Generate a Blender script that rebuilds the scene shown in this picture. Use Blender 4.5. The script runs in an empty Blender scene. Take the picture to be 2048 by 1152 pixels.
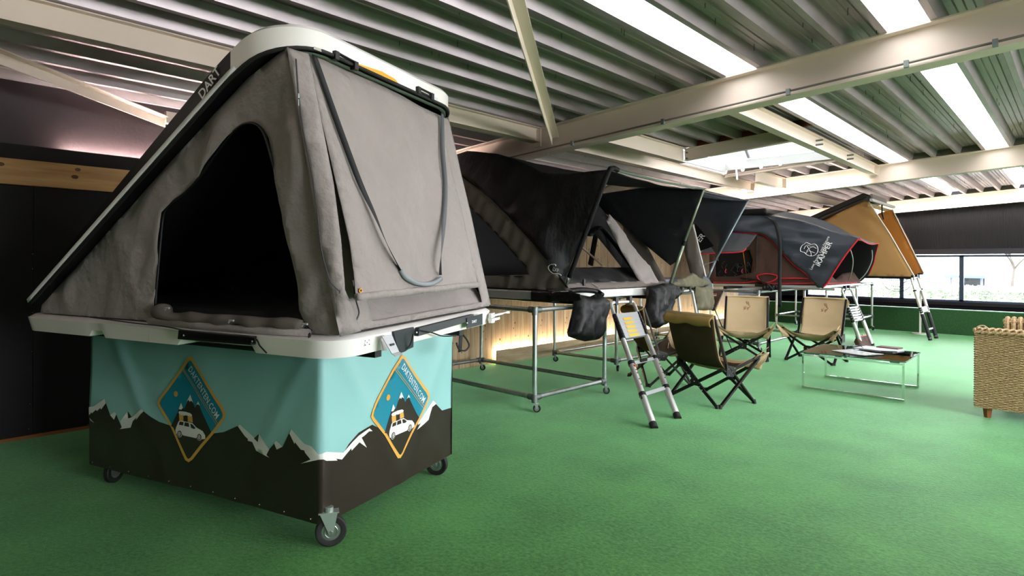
import bpy, math, random
from mathutils import Vector, Matrix, noise
from mathutils.geometry import delaunay_2d_cdt
random.seed(7)
PI = math.pi
SC = bpy.context.scene
COL = SC.collection

# ------------------------------------------------------------------ camera
FPX, HORIZON, YAW, ROLL, EYE = 1177.43, 527.63, math.radians(44.178), math.radians(.319), 1.45
FW = Vector((-math.sin(YAW), math.cos(YAW), 0)); RT0 = Vector((math.cos(YAW), math.sin(YAW), 0)); UP0 = Vector((0, 0, 1))
RT = RT0 * math.cos(ROLL) + UP0 * math.sin(ROLL); UP = -RT0 * math.sin(ROLL) + UP0 * math.cos(ROLL)
CAMP = Vector((0, 0, EYE))
cd = bpy.data.cameras.new('camera'); cam = bpy.data.objects.new('camera', cd); COL.objects.link(cam)
cd.sensor_width = 36; cd.lens = FPX / 2048 * 36; cd.shift_y = -(576 - HORIZON) / 2048; cd.clip_start = .05; cd.clip_end = 200
cam.matrix_world = Matrix(((RT.x, UP.x, -FW.x, 0), (RT.y, UP.y, -FW.y, 0), (RT.z, UP.z, -FW.z, EYE), (0, 0, 0, 1)))
SC.camera = cam

# ------------------------------------------------------------------ world, exposure
w = bpy.data.worlds.new('overcast'); SC.world = w; w.use_nodes = True
WN = w.node_tree.nodes; WL = w.node_tree.links
bg = WN['Background']
tc = WN.new('ShaderNodeTexCoord'); sp = WN.new('ShaderNodeSeparateXYZ'); WL.new(tc.outputs['Generated'], sp.inputs[0])
cr = WN.new('ShaderNodeValToRGB'); WL.new(sp.outputs['Z'], cr.inputs[0])
cr.color_ramp.elements[0].position = 0; cr.color_ramp.elements[0].color = (.92, .90, .92, 1)
cr.color_ramp.elements[1].position = .6; cr.color_ramp.elements[1].color = (1, .965, .985, 1)
WL.new(cr.outputs[0], bg.inputs[0]); bg.inputs[1].default_value = 13.5
vs = SC.view_settings; vs.view_transform = 'Standard'; vs.look = 'None'; vs.gamma = 1; vs.use_curve_mapping = False
vs.exposure = 1.25
cy = SC.cycles
cy.use_denoising = True; cy.max_bounces = 8; cy.diffuse_bounces = 5; cy.glossy_bounces = 4; cy.transmission_bounces = 6; cy.transparent_max_bounces = 12
cy.sample_clamp_indirect = 6; cy.caustics_reflective = False; cy.caustics_refractive = False

# ------------------------------------------------------------------ helpers
def on_plane(px, py, p0, n):
    """the point of the plane (p0, n) that the photograph shows at px, py"""
    d = FW + RT * ((px - 1024) / FPX) - UP * ((py - HORIZON) / FPX)
    p0 = Vector(p0); n = Vector(n)
    return CAMP + d * ((p0 - CAMP).dot(n) / d.dot(n))
def AX(px, py, x): return on_plane(px, py, (x, 0, 0), (1, 0, 0))
def AY(px, py, y): return on_plane(px, py, (0, y, 0), (0, 1, 0))
def AZ(px, py, z): return on_plane(px, py, (0, 0, z), (0, 0, 1))

def lin(c):
    if isinstance(c, str):
        c = [int(c[i:i + 2], 16) / 255 for i in (0, 2, 4)]
        c = [x / 12.92 if x <= .04045 else ((x + .055) / 1.055) ** 2.4 for x in c]
    return (c[0], c[1], c[2], 1)

def mat(name, color, rough=.6, metal=0, var=0, vscale=8, bump=0, bscale=60, stretch=None, sheen=0, spec=None, rnd=0, bdist=.004, color2=None, detail=4, coat=0, transl=0, tcol=None):
    m = bpy.data.materials.new(name); m.use_nodes = True
    N = m.node_tree.nodes; L = m.node_tree.links; b = N['Principled BSDF']
    b.inputs['Base Color'].default_value = lin(color); b.inputs['Roughness'].default_value = rough; b.inputs['Metallic'].default_value = metal
    if sheen: b.inputs['Sheen Weight'].default_value = sheen; b.inputs['Sheen Roughness'].default_value = .5
    if spec is not None: b.inputs['Specular IOR Level'].default_value = spec
    if coat: b.inputs['Coat Weight'].default_value = coat
    t = N.new('ShaderNodeTexCoord'); mp = N.new('ShaderNodeMapping'); L.new(t.outputs['Object'], mp.inputs[0])
    if stretch: mp.inputs['Scale'].default_value = stretch
    if var or color2:
        n = N.new('ShaderNodeTexNoise'); n.inputs['Scale'].default_value = vscale; n.inputs['Detail'].default_value = detail
        L.new(mp.outputs[0], n.inputs['Vector'])
        r = N.new('ShaderNodeValToRGB'); L.new(n.outputs['Fac'], r.inputs[0])
        c = lin(color); c2 = lin(color2) if color2 else tuple(x * (1 - var) for x in c[:3]) + (1,)
        c1 = c if color2 else tuple(min(1, x * (1 + var)) for x in c[:3]) + (1,)
        r.color_ramp.elements[0].position = .32; r.color_ramp.elements[0].color = c2
        r.color_ramp.elements[1].position = .68; r.color_ramp.elements[1].color = c1
        out = r.outputs[0]
        if rnd:
            oi = N.new('ShaderNodeObjectInfo'); hv = N.new('ShaderNodeHueSaturation'); mr = N.new('ShaderNodeMapRange')
            L.new(oi.outputs['Random'], mr.inputs[0]); mr.inputs[3].default_value = 1 - rnd; mr.inputs[4].default_value = 1 + rnd
            L.new(mr.outputs[0], hv.inputs['Value']); L.new(out, hv.inputs['Color']); out = hv.outputs[0]
        L.new(out, b.inputs['Base Color'])
    if bump:
        n = N.new('ShaderNodeTexNoise'); n.inputs['Scale'].default_value = bscale; n.inputs['Detail'].default_value = 5
        L.new(mp.outputs[0], n.inputs['Vector'])
        bp = N.new('ShaderNodeBump'); bp.inputs['Strength'].default_value = bump; bp.inputs['Distance'].default_value = bdist
        L.new(n.outputs['Fac'], bp.inputs['Height']); L.new(bp.outputs[0], b.inputs['Normal'])
    if transl:
        tr = N.new('ShaderNodeBsdfTranslucent'); tr.inputs[0].default_value = lin(tcol or color); mx = N.new('ShaderNodeMixShader'); mx.inputs[0].default_value = transl
        L.new(b.outputs[0], mx.inputs[1]); L.new(tr.outputs[0], mx.inputs[2]); L.new(mx.outputs[0], N['Material Output'].inputs[0])
    return m

def emit(name, color, s):
    m = bpy.data.materials.new(name); m.use_nodes = True
    N = m.node_tree.nodes; N.remove(N['Principled BSDF']); e = N.new('ShaderNodeEmission')
    e.inputs[0].default_value = lin(color); e.inputs[1].default_value = s
    m.node_tree.links.new(e.outputs[0], N['Material Output'].inputs[0]); return m

class MB:
    """collects vertices and faces, then links them as one mesh object"""
    def __init__(s): s.v = []; s.f = []; s.mi = []
    def add(s, v, f, mi=0):
        o = len(s.v); s.v += [tuple(p) for p in v]; s.f += [tuple(i + o for i in q) for q in f]; s.mi += [mi] * len(f); return s
    def box(s, c, d, M=None, mi=0):
        v = [Vector(((i & 1) * 2 - 1, (i >> 1 & 1) * 2 - 1, (i >> 2) * 2 - 1)) * .5 for i in range(8)]
        v = [Vector((p.x * d[0], p.y * d[1], p.z * d[2])) for p in v]
        if M: v = [M @ p for p in v]
        v = [p + Vector(c) for p in v]
        return s.add(v, [(0, 2, 3, 1), (4, 5, 7, 6), (0, 1, 5, 4), (2, 6, 7, 3), (0, 4, 6, 2), (1, 3, 7, 5)], mi)
    def bar(s, p, q, a, b, up=(0, 0, 1), mi=0):
        """rectangular bar from p to q, a wide across, b along up"""
        p = Vector(p); q = Vector(q); d = q - p; L = d.length; z = d / L
        x = z.cross(Vector(up)); x = x.normalized() if x.length > 1e-5 else Vector((1, 0, 0)); y = x.cross(z)
        return s.box((p + q) / 2, (a, b, L), Matrix((x, y, z)).transposed(), mi)
    def tube(s, pts, r, n=10, caps=True, mi=0, flat=1, up=None):
        pts = [Vector(p) for p in pts]; k = len(pts); rr = r if isinstance(r, (list, tuple)) else [r] * k
        prev = None; rings = []
        for i, p in enumerate(pts):
            d = (pts[min(i + 1, k - 1)] - pts[max(i - 1, 0)]).normalized()
            if prev is None:
                a = Vector(up) if up else (Vector((0, 0, 1)) if abs(d.z) < .9 else Vector((1, 0, 0)))
                x = d.cross(a).normalized()
            else:
                x = (prev - d * prev.dot(d)).normalized()
            prev = x; y = d.cross(x)
            rings.append([p + x * (math.cos(2 * PI * j / n) * rr[i]) + y * (math.sin(2 * PI * j / n) * rr[i] * flat) for j in range(n)])
        v = [q for ring in rings for q in ring]
        f = [(i * n + j, i * n + (j + 1) % n, (i + 1) * n + (j + 1) % n, (i + 1) * n + j) for i in range(k - 1) for j in range(n)]
        if caps: f += [tuple(range(n))[::-1], tuple((k - 1) * n + j for j in range(n))]
        return s.add(v, f, mi)
    def cyl(s, p, q, r, n=16, mi=0): return s.tube([p, q], r, n, True, mi)
    def prism(s, poly, ext, mi=0):
        n = len(poly); e = Vector(ext); v = [Vector(p) for p in poly] + [Vector(p) + e for p in poly]
        f = [tuple(range(n))[::-1], tuple(range(n, 2 * n))] + [(i, (i + 1) % n, (i + 1) % n + n, i + n) for i in range(n)]
        return s.add(v, f, mi)
    def grid(s, fn, nu, nv, mi=0):
        v = [fn(i / nu, j / nv) for j in range(nv + 1) for i in range(nu + 1)]
        W = nu + 1
        return s.add(v, [(j * W + i, j * W + i + 1, (j + 1) * W + i + 1, (j + 1) * W + i) for j in range(nv) for i in range(nu)], mi)
    def ball(s, c, r, n=10, mi=0, sc=(1, 1, 1)):
        c = Vector(c)
        return s.grid(lambda a, b: c + Vector((sc[0] * r * math.sin(PI * b) * math.cos(2 * PI * a), sc[1] * r * math.sin(PI * b) * math.sin(2 * PI * a), sc[2] * r * math.cos(PI * b))), n, n // 2, mi)
    def build(s, name, m, parent=None, smooth=False, bevel=0, solid=0, local=False, off=-1, **props):
        me = bpy.data.meshes.new(name)
        v = s.v
        if parent is not None and not local:
            inv = wm(parent).inverted(); v = [inv @ Vector(p) for p in v]
        me.from_pydata([tuple(p) for p in v], [], s.f); me.update()
        for mm in (m if isinstance(m, (list, tuple)) else [m]): me.materials.append(mm)
        if len(me.materials) > 1: me.polygons.foreach_set('material_index', s.mi)
        o = bpy.data.objects.new(name, me); COL.objects.link(o)
        if smooth: me.polygons.foreach_set('use_smooth', [True] * len(me.polygons))
        if smooth == 'angle':
            me.set_sharp_from_angle(angle=math.radians(40))
        if parent is not None: o.parent = parent
        if bevel:
            b = o.modifiers.new('b', 'BEVEL'); b.width = bevel; b.segments = 2; b.limit_method = 'ANGLE'; b.harden_normals = False
        if solid:
            d = o.modifiers.new('s', 'SOLIDIFY'); d.thickness = solid; d.offset = off
        for k, x in props.items(): o[k] = x
        return o

def wm(o):
    M = Matrix.LocRotScale(o.location, o.rotation_euler, o.scale)
    return wm(o.parent) @ M if o.parent else M
def thing(name, label, cat, loc=(0, 0, 0), rz=0, group=None):
    o = bpy.data.objects.new(name, None); COL.objects.link(o); o.location = loc; o.rotation_euler = (0, 0, rz)
    o.empty_display_size = .1
    return tag(o, label, cat, group)
def tag(o, label, cat, group=None):
    o['label'] = label; o['category'] = cat
    if group: o['group'] = group
    return o
def copy_tree(o, parent=None):
    c = o.copy(); COL.objects.link(c); c.parent = parent
    for ch in [x for x in o.children]: copy_tree(ch, c)
    return c
def structure(o): o['kind'] = 'structure'; return o

def in_poly(x, y, P):
    c = False; j = len(P) - 1
    for i in range(len(P)):
        xi, yi = P[i]; xj, yj = P[j]
        if (yi > y) != (yj > y) and x < (xj - xi) * (y - yi) / (yj - yi) + xi: c = not c
        j = i
    return c
def seg_d(x, y, a, b):
    dx, dy = b[0] - a[0], b[1] - a[1]; L = dx * dx + dy * dy
    t = max(0, min(1, ((x - a[0]) * dx + (y - a[1]) * dy) / L)) if L else 0
    return math.hypot(x - a[0] - t * dx, y - a[1] - t * dy)
def densify(P, h, closed=True):
    out = []; n = len(P)
    for i in range(n if closed else n - 1):
        a = P[i]; b = P[(i + 1) % n]; L = math.dist(a, b); k = max(1, int(L / h))
        out += [tuple(a[c] + (b[c] - a[c]) * t / k for c in range(len(a))) for t in range(k)]
    if not closed: out.append(tuple(P[-1]))
    return out
def mesh2d(outer, holes, h, lines=()):
    """triangulate a 2-D outline with holes, with inner points every h"""
    outer = densify(outer, h); holes = [densify(q, h) for q in holes]
    pts = []; edges = []
    for loop in [outer] + holes:
        o = len(pts); pts += loop; edges += [(o + i, o + (i + 1) % len(loop)) for i in range(len(loop))]
    xs = [p[0] for p in outer]; ys = [p[1] for p in outer]
    loops = [outer] + holes
    y = min(ys) + h * .5; r = 0
    while y < max(ys):
        x = min(xs) + h * (.5 if r % 2 else .25)
        while x < max(xs):
            if in_poly(x, y, outer) and not any(in_poly(x, y, q) for q in holes):
                if min(seg_d(x, y, q[i], q[(i + 1) % len(q)]) for q in loops for i in range(len(q))) > h * .35: pts.append((x, y))
            x += h
        y += h * .87; r += 1
    for x in lines:
        y = min(ys) + .004
        while y < max(ys):
            if in_poly(x, y, outer) and min(seg_d(x, y, q[i], q[(i + 1) % len(q)]) for q in loops for i in range(len(q))) > .003: pts.append((x, y))
            y += .012
    V, _, F, *_ = delaunay_2d_cdt([Vector(p) for p in pts], edges, [], 0, 1e-6)
    F2 = []
    for f in F:
        cx = sum(V[i].x for i in f) / 3; cy_ = sum(V[i].y for i in f) / 3
        if in_poly(cx, cy_, outer) and not any(in_poly(cx, cy_, q) for q in holes): F2.append(tuple(f))
    return [tuple(p) for p in V], F2, loops
def fold(p, scale, seed=0, ridged=True):
    q = Vector((p[0] * scale[0] + seed * 7.3, p[1] * scale[1] + seed * 3.1, seed * 1.7))
    a = noise.noise(q)
    if ridged: a = 1 - 2 * abs(a)
    return a
def sheet(name, pts, m, parent=None, holes=(), h=.05, amp=.012, fs=(6, 1.5), seed=0, solid=.004, normal=None, fn=None, pin=.12, rot=0, smooth=True, off=-1, **kw):
    """cloth panel: outline (and holes) of 3-D points, folds pushed along its normal; points off its plane are blended in"""
    P = [Vector(p) for p in pts]; c = sum(P, Vector()) / len(P)
    n = Vector((0, 0, 0))
    for i in range(len(P)): n += (P[i] - c).cross(P[(i + 1) % len(P)] - c)
    n.normalize()
    if normal is not None and n.dot(Vector(normal)) < 0: n = -n
    z = Vector((0, 0, 1)); a = z.cross(n)
    if a.length < .05: a = Vector((1, 0, 0))
    a = (a - n * a.dot(n)).normalized(); b = n.cross(a)
    if rot: a, b = a * math.cos(rot) + b * math.sin(rot), b * math.cos(rot) - a * math.sin(rot)
    f2 = lambda p: ((Vector(p) - c).dot(a), (Vector(p) - c).dot(b))
    o2 = [f2(p) for p in P]; offs = [(p - c).dot(n) for p in P]
    H = [[f2(q) for q in hh] for hh in holes]
    for hh in holes: offs_h = 0
    V, F, loops = mesh2d(o2, H, h)
    flat = max(abs(x) for x in offs) < .004
    out = []
    dn = list(zip(densify([(p[0], p[1], q) for p, q in zip(o2, offs)], h)))
    for (x, y) in V:
        d = min(seg_d(x, y, q[i], q[(i + 1) % len(q)]) for q in loops[:1] for i in range(len(q)))
        k = min(1, .25 + d / pin)
        zo = 0
        if not flat:
            W = 0
            for (q,) in dn:
                ww = 1 / ((x - q[0]) ** 2 + (y - q[1]) ** 2 + 1e-7) ** 1.5; W += ww; zo += ww * q[2]
            zo /= W
        e = amp * k * (fold((x, y), fs, seed) + .4 * fold((x, y), (fs[0] * 2.3, fs[1] * 2.1), seed + 5))
        if fn: e += fn(x, y, d)
        out.append(c + a * x + b * y + n * (zo + e))
    mb = MB(); mb.add(out, F)
    o = mb.build(name, m, parent, smooth=smooth, solid=solid, off=off, **kw)
    # face the normals one way
    nf = o.data.polygons[0].normal if len(o.data.polygons) else None
    return o
def text(string, m, parent, origin, xd, yd, size, name='lettering', off=.0015, extrude=.0006, bold=0, align='CENTER'):
    cu = bpy.data.curves.new(name, 'FONT'); cu.body = string; cu.size = 1; cu.extrude = 0; cu.align_x = align; cu.align_y = 'CENTER'; cu.offset = bold
    cu.resolution_u = 3
    ob = bpy.data.objects.new('t', cu); COL.objects.link(ob)
    bpy.context.view_layer.update()
    me = bpy.data.meshes.new_from_object(ob.evaluated_get(bpy.context.evaluated_depsgraph_get()))
    bpy.data.objects.remove(ob)
    xd = Vector(xd); yd = Vector(yd); nn = xd.cross(yd).normalized(); o = Vector(origin) + nn * off
    vs_ = [o + xd * (v.co.x * size) + yd * (v.co.y * size) for v in me.vertices]
    mb = MB(); mb.add(vs_, [tuple(p.vertices) for p in me.polygons]); bpy.data.meshes.remove(me)
    return mb.build(name, m, parent)
def ribbon(name, pts, wdir, width, m, parent, thick=.002, **kw):
    mb = MB(); k = len(pts); W = [Vector(x) for x in wdir] if isinstance(wdir[0], (tuple, list, Vector)) else [Vector(wdir)] * k
    v = []
    for p, d in zip(pts, W): v += [Vector(p) - d * width / 2, Vector(p) + d * width / 2]
    mb.add(v, [(2 * i, 2 * i + 1, 2 * i + 3, 2 * i + 2) for i in range(k - 1)])
    return mb.build(name, m, parent, smooth=True, solid=thick, off=0, **kw)
def curve_pts(P, n=8):
    """Catmull-Rom through the points"""
    P = [Vector(p) for p in P]; out = []
    for i in range(len(P) - 1):
        p0 = P[max(i - 1, 0)]; p1 = P[i]; p2 = P[i + 1]; p3 = P[min(i + 2, len(P) - 1)]
        for k in range(n):
            t = k / n
            out.append(.5 * ((2 * p1) + (p2 - p0) * t + (2 * p0 - 5 * p1 + 4 * p2 - p3) * t * t + (3 * p1 - p0 - 3 * p2 + p3) * t ** 3))
    out.append(P[-1]); return out

# ------------------------------------------------------------------ materials
def carpet():
    m = mat('green_carpet', (.042, .19, .055), .62, sheen=.0)
    N = m.node_tree.nodes; L = m.node_tree.links; b = N['Principled BSDF']
    t = N.new('ShaderNodeTexCoord')
    n1 = N.new('ShaderNodeTexNoise'); n1.inputs['Scale'].default_value = 42; n1.inputs['Detail'].default_value = 8; n1.inputs['Roughness'].default_value = .75; L.new(t.outputs['Object'], n1.inputs['Vector'])
    n2 = N.new('ShaderNodeTexNoise'); n2.inputs['Scale'].default_value = 1.6; n2.inputs['Detail'].default_value = 5; L.new(t.outputs['Object'], n2.inputs['Vector'])
    mx = N.new('ShaderNodeMath'); mx.operation = 'MULTIPLY_ADD'; L.new(n1.outputs['Fac'], mx.inputs[0]); mx.inputs[1].default_value = .65
    ms = N.new('ShaderNodeMath'); ms.operation = 'MULTIPLY'; ms.inputs[1].default_value = .35; L.new(n2.outputs['Fac'], ms.inputs[0]); L.new(ms.outputs[0], mx.inputs[2])
    r = N.new('ShaderNodeValToRGB'); L.new(mx.outputs[0], r.inputs[0])
    r.color_ramp.elements[0].position = .36; r.color_ramp.elements[0].color = (.014, .058, .010, 1)
    r.color_ramp.elements[1].position = .64; r.color_ramp.elements[1].color = (.085, .255, .055, 1)
    L.new(r.outputs[0], b.inputs['Base Color'])
    b.inputs['Sheen Weight'].default_value = 1; b.inputs['Sheen Roughness'].default_value = .22; b.inputs['Sheen Tint'].default_value = (.42, 1, .52, 1)
    b.inputs['Specular IOR Level'].default_value = .2
    bp = N.new('ShaderNodeBump'); bp.inputs['Strength'].default_value = .6; bp.inputs['Distance'].default_value = .006
    L.new(n1.outputs['Fac'], bp.inputs['Height']); L.new(bp.outputs[0], b.inputs['Normal'])
    return m
M_CARPET = carpet()
M_STEEL = mat('galvanised_pipe', 'bcc2c2', .3, .85, var=.12, vscale=14)
M_FITTING = mat('pipe_fitting', '7d8482', .5, .8, var=.15, vscale=30)
M_DECK = mat('galvanised_deck', 'b3aaae', .42, .62, var=.10, vscale=5, stretch=(6, .6, 1))
M_BEAM = mat('beam_paint', 'e4d5c6', .5, var=.03, vscale=2)
M_BLACKWALL = mat('black_board', '070607', .6, spec=.25, var=.2, vscale=3, bump=.15, bscale=25)
M_UPPERWALL = mat('dark_board_upper', '241c1f', .5, spec=.35, var=.15, vscale=3, bump=.5, bscale=35)
M_PINE = mat('pine', 'c7a069', .6, color2='a67c47', vscale=3, stretch=(8, .55, 8), bump=.2, bscale=40)
M_PLANK = mat('plank_pine', 'cbb391', .7, color2='a98c66', vscale=5, stretch=(5, 5, .5), bump=.25, bscale=50, rnd=.16)
M_KNOT = mat('wood_knot', '5d3a1c', .6)
M_ALU = mat('aluminium', 'dfdfdb', .38, .6, var=.04)
M_ALUB = mat('brushed_rung', 'b9bcbe', .5, .5)
M_BLACKP = mat('black_plastic', '101011', .45)
M_RUBBER = mat('rubber', '141312', .7)
M_WHITEP = mat('white_shell', 'f4f0ea', .32, coat=.3)
M_BLACKSH = mat('black_shell', '070607', .45, spec=.3)
M_CANVAS = mat('grey_canvas', '8f8682', .8, var=.05, vscale=3, bump=.8, bscale=6, bdist=.045, sheen=.2)
M_CANVASD = mat('dark_grey_canvas', '6d645e', .85, var=.06, vscale=4, bump=.3, bscale=15, bdist=.01)
M_CLOTHSHADE = mat('black_lining', '060606', .9)  # black cloth; also paints in the dark inside of tents
M_FLY = mat('black_fly', '060607', .62, spec=.3, bump=.8, bscale=11, bdist=.012, stretch=(2.5, 2.5, 1))
M_FLYSHEEN = mat('black_wing', '222326', .4, bump=.8, bscale=10, bdist=.015, stretch=(1, 1, 3), transl=.4, tcol='75777b')  # black fly cloth greyed, its sheen painted into the colour
M_FLYG = mat('charcoal_fly', '454b54', .42, bump=.5, bscale=11, bdist=.010, stretch=(1, 2, 3), transl=.35, tcol='868d96')
M_CARPETSHADE = mat('dark_green_carpet', (.025, .095, .028), .9, var=.25, vscale=60)  # floor carpet green darkened to paint in the backlit bench front
M_BROWN = mat('brown_canvas', '4a3229', .85, bump=.3, bscale=14, bdist=.008)
M_TAN = mat('tan_canvas', 'cba36a', .8, bump=.4, bscale=10, bdist=.01, stretch=(3, 3, 1), transl=.35)
M_OLIVE = mat('olive_canvas', '6e6a55', .85, bump=.5, bscale=20, bdist=.01)
M_BEIGEC = mat('beige_grey_canvas', '8a8177', .85, bump=.4, bscale=20, bdist=.01)
M_RED = mat('red_piping', 'd0182a', .6)
M_BAG = mat('black_nylon', '040405', .5, spec=.35, bump=.6, bscale=14, bdist=.015)
M_WEB = mat('webbing', '17181a', .7)
M_WEBG = mat('grey_webbing', '55585a', .6)
M_WHITE = mat('white_print', 'eeeeec', .6)
M_BRASS = mat('brass', 'c08a2c', .35, .9)
M_YELLOW = mat('yellow_sticker', 'f0c419', .5)
M_AMBER = mat('amber_sticker', 'f2a714', .5)
M_REDSTICK = mat('red_sticker', 'c93a20', .5)
M_PVC = lambda n, c: mat(n, c, .34, spec=.45)
M_SKY = M_PVC('banner_turquoise', '90c3bf'); M_MTN = M_PVC('banner_brown_black', '2a201b'); M_SNOW = M_PVC('banner_white', 'e6e4df')
M_TEAL = M_PVC('banner_teal', '0d7f96'); M_GOLD = M_PVC('banner_gold', 'e0a64a'); M_ORANGE = M_PVC('banner_orange', 'e09a2f')
M_SEATTAN = mat('chair_canvas', 'd0b78f', .85, var=.04, vscale=6, bump=.3, bscale=30)
M_SEATSHADE = mat('chair_canvas_back', '3b2f17', .85, var=.1, vscale=6, bump=.3, bscale=30)  # back of the tan sling, its shade painted in
M_CHAIRLEG = mat('black_chair_tube', '1c1817', .35, .3)
M_RIVET = mat('rivet', 'd8d8d8', .25, 1)
M_CHROME = mat('chrome', 'e6e6e6', .08, 1)
M_PAPER = mat('paper', 'e6e6ea', .6); M_PAPER2 = mat('printed_cover', '9aa6a8', .5, color2='e4e4e0', vscale=25)
M_MATT = mat('mattress', '17171a', .9)
M_DARKFR = mat('window_frame_blue_grey', '3d5068', .5)
M_PLATE = mat('name_plate', '23292c', .4, .3)
M_LEGWOOD = mat('stained_leg', '8a4f22', .45)
# ------------------------------------------------------------------ the hall
XL, XR, YN, YF = -6.2, 7.0, -5.0, 17.4
SL = .048
def zc(x): return 2.943 + SL * (x + 6.2)
PITCH = .3085
def flange(k): return -2.315 + PITCH * k
SKY_X, SKY_Y = (-4.47, -2.60), (7.58, 9.9)     # roof window opening

floor = structure(MB().box((0.4, 6.5, -.05), (15, 24, .1)).build('floor', M_CARPET))
# roof deck: trapezoidal sheet, one band of faces per rib
PROF = [(-.0225, 0), (.0225, 0), (.052, .10), (.098, .10), (.104, .092), (.110, .10), (.150, .10), (.156, .092), (.162, .10), (.203, .10), (.209, .092), (.215, .10), (.2565, .10), (.286, 0)]
STRIPS = [k for k in range(0, 30, 4)]
deck = MB()
def band(mb, k, ys, lo, hi, dz=0):
    x0 = flange(k)
    P = PROF[lo:hi]
    for ya, yb in ys:
        v = []
        for y in (ya, yb): v += [(x0 + a, y, zc(x0 + a) + b + dz) for a, b in P]
        n = len(P); mb.add(v, [(i, i + 1, n + i + 1, n + i) for i in range(n - 1)])
kmin = int((-6.45 - flange(0)) / PITCH) - 1; kmax = int((XR + .2 - flange(0)) / PITCH)
SY0 = 1.4
for k in range(kmin, kmax + 1):
    x0 = flange(k)
    full = [(YN - .2, YF + .3)]
    cut = [(YN - .2, SKY_Y[0]), (SKY_Y[1], YF + .3)]
    over = SKY_X[0] < x0 + PITCH / 2 < SKY_X[1]
    band(deck, k, cut if over else full, 0, 2)
    if k not in STRIPS: band(deck, k, cut if over else full, 1, len(PROF))
    else: band(deck, k, [(YN - .2, SY0)], 1, len(PROF))
ceiling = structure(deck.build('ceiling', M_DECK, smooth=False, solid=.003, off=1))
def strip_mat():
    m = bpy.data.materials.new('translucent_sheet'); m.use_nodes = True
    N = m.node_tree.nodes; L = m.node_tree.links; N.remove(N['Principled BSDF'])
    t = N.new('ShaderNodeBsdfTransparent'); t.inputs[0].default_value = (.26, .27, .27, 1)
    d = N.new('ShaderNodeBsdfTranslucent'); d.inputs[0].default_value = (.26, .27, .27, 1)
    x = N.new('ShaderNodeMixShader'); x.inputs[0].default_value = .5; L.new(t.outputs[0], x.inputs[1]); L.new(d.outputs[0], x.inputs[2])
    L.new(x.outputs[0], N['Material Output'].inputs[0]); return m
M_STRIP = strip_mat()
wn = 0
for k in STRIPS:
    if k > kmax: continue
    wn += 1; mb = MB(); band(mb, k, [(SY0, YF + .3)], 1, len(PROF))
    structure(mb.build('window_%d' % wn, M_STRIP))
    x = flange(k) + PITCH / 2
    ld = bpy.data.lights.new('portal', 'AREA'); ld.shape = 'RECTANGLE'; ld.size = PITCH - .05; ld.size_y = YF - SY0; ld.cycles.is_portal = True
    lo = bpy.data.objects.new('daylight_portal', ld); COL.objects.link(lo); lo.location = (x, (YF + SY0) / 2, zc(x) + .14)

# steel
def i_beam(name, p, q, h, b, tf=.012, tw=.009, parent=None, up=(-SL, 0, 1)):
    p = Vector(p); q = Vector(q); U = Vector(up).normalized()   # p, q on the top face
    mb = MB(); mb.bar(p - U * tf / 2, q - U * tf / 2, b, tf, up); mb.bar(p - U * (h - tf / 2), q - U * (h - tf / 2), b, tf, up)
    mb.bar(p - U * h / 2, q - U * h / 2, tw, h - 2 * tf, up)
    return mb.build(name, M_BEAM, parent)
for y in (-.95, 5.17, 11.27, 17.3):
    i_beam('beam', (-6.3, y, zc(-6.3)), (XR, y, zc(XR)), .30, .17, parent=ceiling)
for x, ya, yb, h in ((-4.55, -.9, 5.1, .17), (-4.55, 5.25, 11.2, .17), (-3.97, 5.25, 7.46, .2), (-3.97, 9.95, 11.2, .2), (-2.5, 5.25, 11.2, .17), (-4.3, 11.35, 17.2, .17), (2.2, 5.25, 11.2, .17)):
    i_beam('purlin', (x, ya, zc(x)), (x, yb, zc(x)), h, .11, .009, .007, parent=ceiling, up=(0, 0, 1))
for y, hh, xl in ((7.5, .16, -3.97), (9.96, .05, -4.5)):
    i_beam('trimmer', (xl, y, zc(xl) - .002), (-2.54, y, zc(-2.54) - .002), hh, .08, .008, .006, parent=ceiling)
# end plates with bolts where purlins meet the beams
for x, y in ((-4.55, 5.075), (-3.97, 11.18), (-2.5, 11.18), (-4.55, 11.18)):
    pl = MB().box((x + .0, y, zc(x) - .12), (.14, .012, .2)).build('end_plate', M_BEAM, ceiling)
bo = MB()
for x, y, s in ((-2.42, 8.2, 0), (-2.42, 9.6, 0)):
    for dz in (-.06, -.115): bo.cyl((x - .08, y, zc(x) + dz), (x + .01, y, zc(x) + dz), .012, 8)
for dz in (-.07, -.15):
    for yy in (7.44,): bo.cyl((-3.9, yy - .02, zc(-3.9) + dz), (-3.9, yy + .0, zc(-3.9) + dz), .012, 8)
bo.build('bolt', M_FITTING, ceiling, kind='stuff')
# roof braces (angle bars)
def angle(name, p, q, a=.08, t=.008):
    p = Vector(p); q = Vector(q); mb = MB(); mb.bar(p, q, a, t, (0, 0, 1)); d = (q - p).normalized(); s = d.cross(Vector((0, 0, 1))).normalized()
    mb.bar(p + s * (a / 2) - Vector((0, 0, a / 2)), q + s * (a / 2) - Vector((0, 0, a / 2)), t, a, (0, 0, 1)); return mb.build(name, M_BEAM, ceiling)
angle('brace', (-4.24, 5.05, 2.86), (-2.1, 2.1, 3.02))
angle('brace', (-6.19, 1.72, 2.80), (-4.9, -.4, 2.99))
MB().box((-6.17, 1.75, 2.80), (.06, .13, .11)).build('brace_plate', M_BEAM, ceiling)
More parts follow.
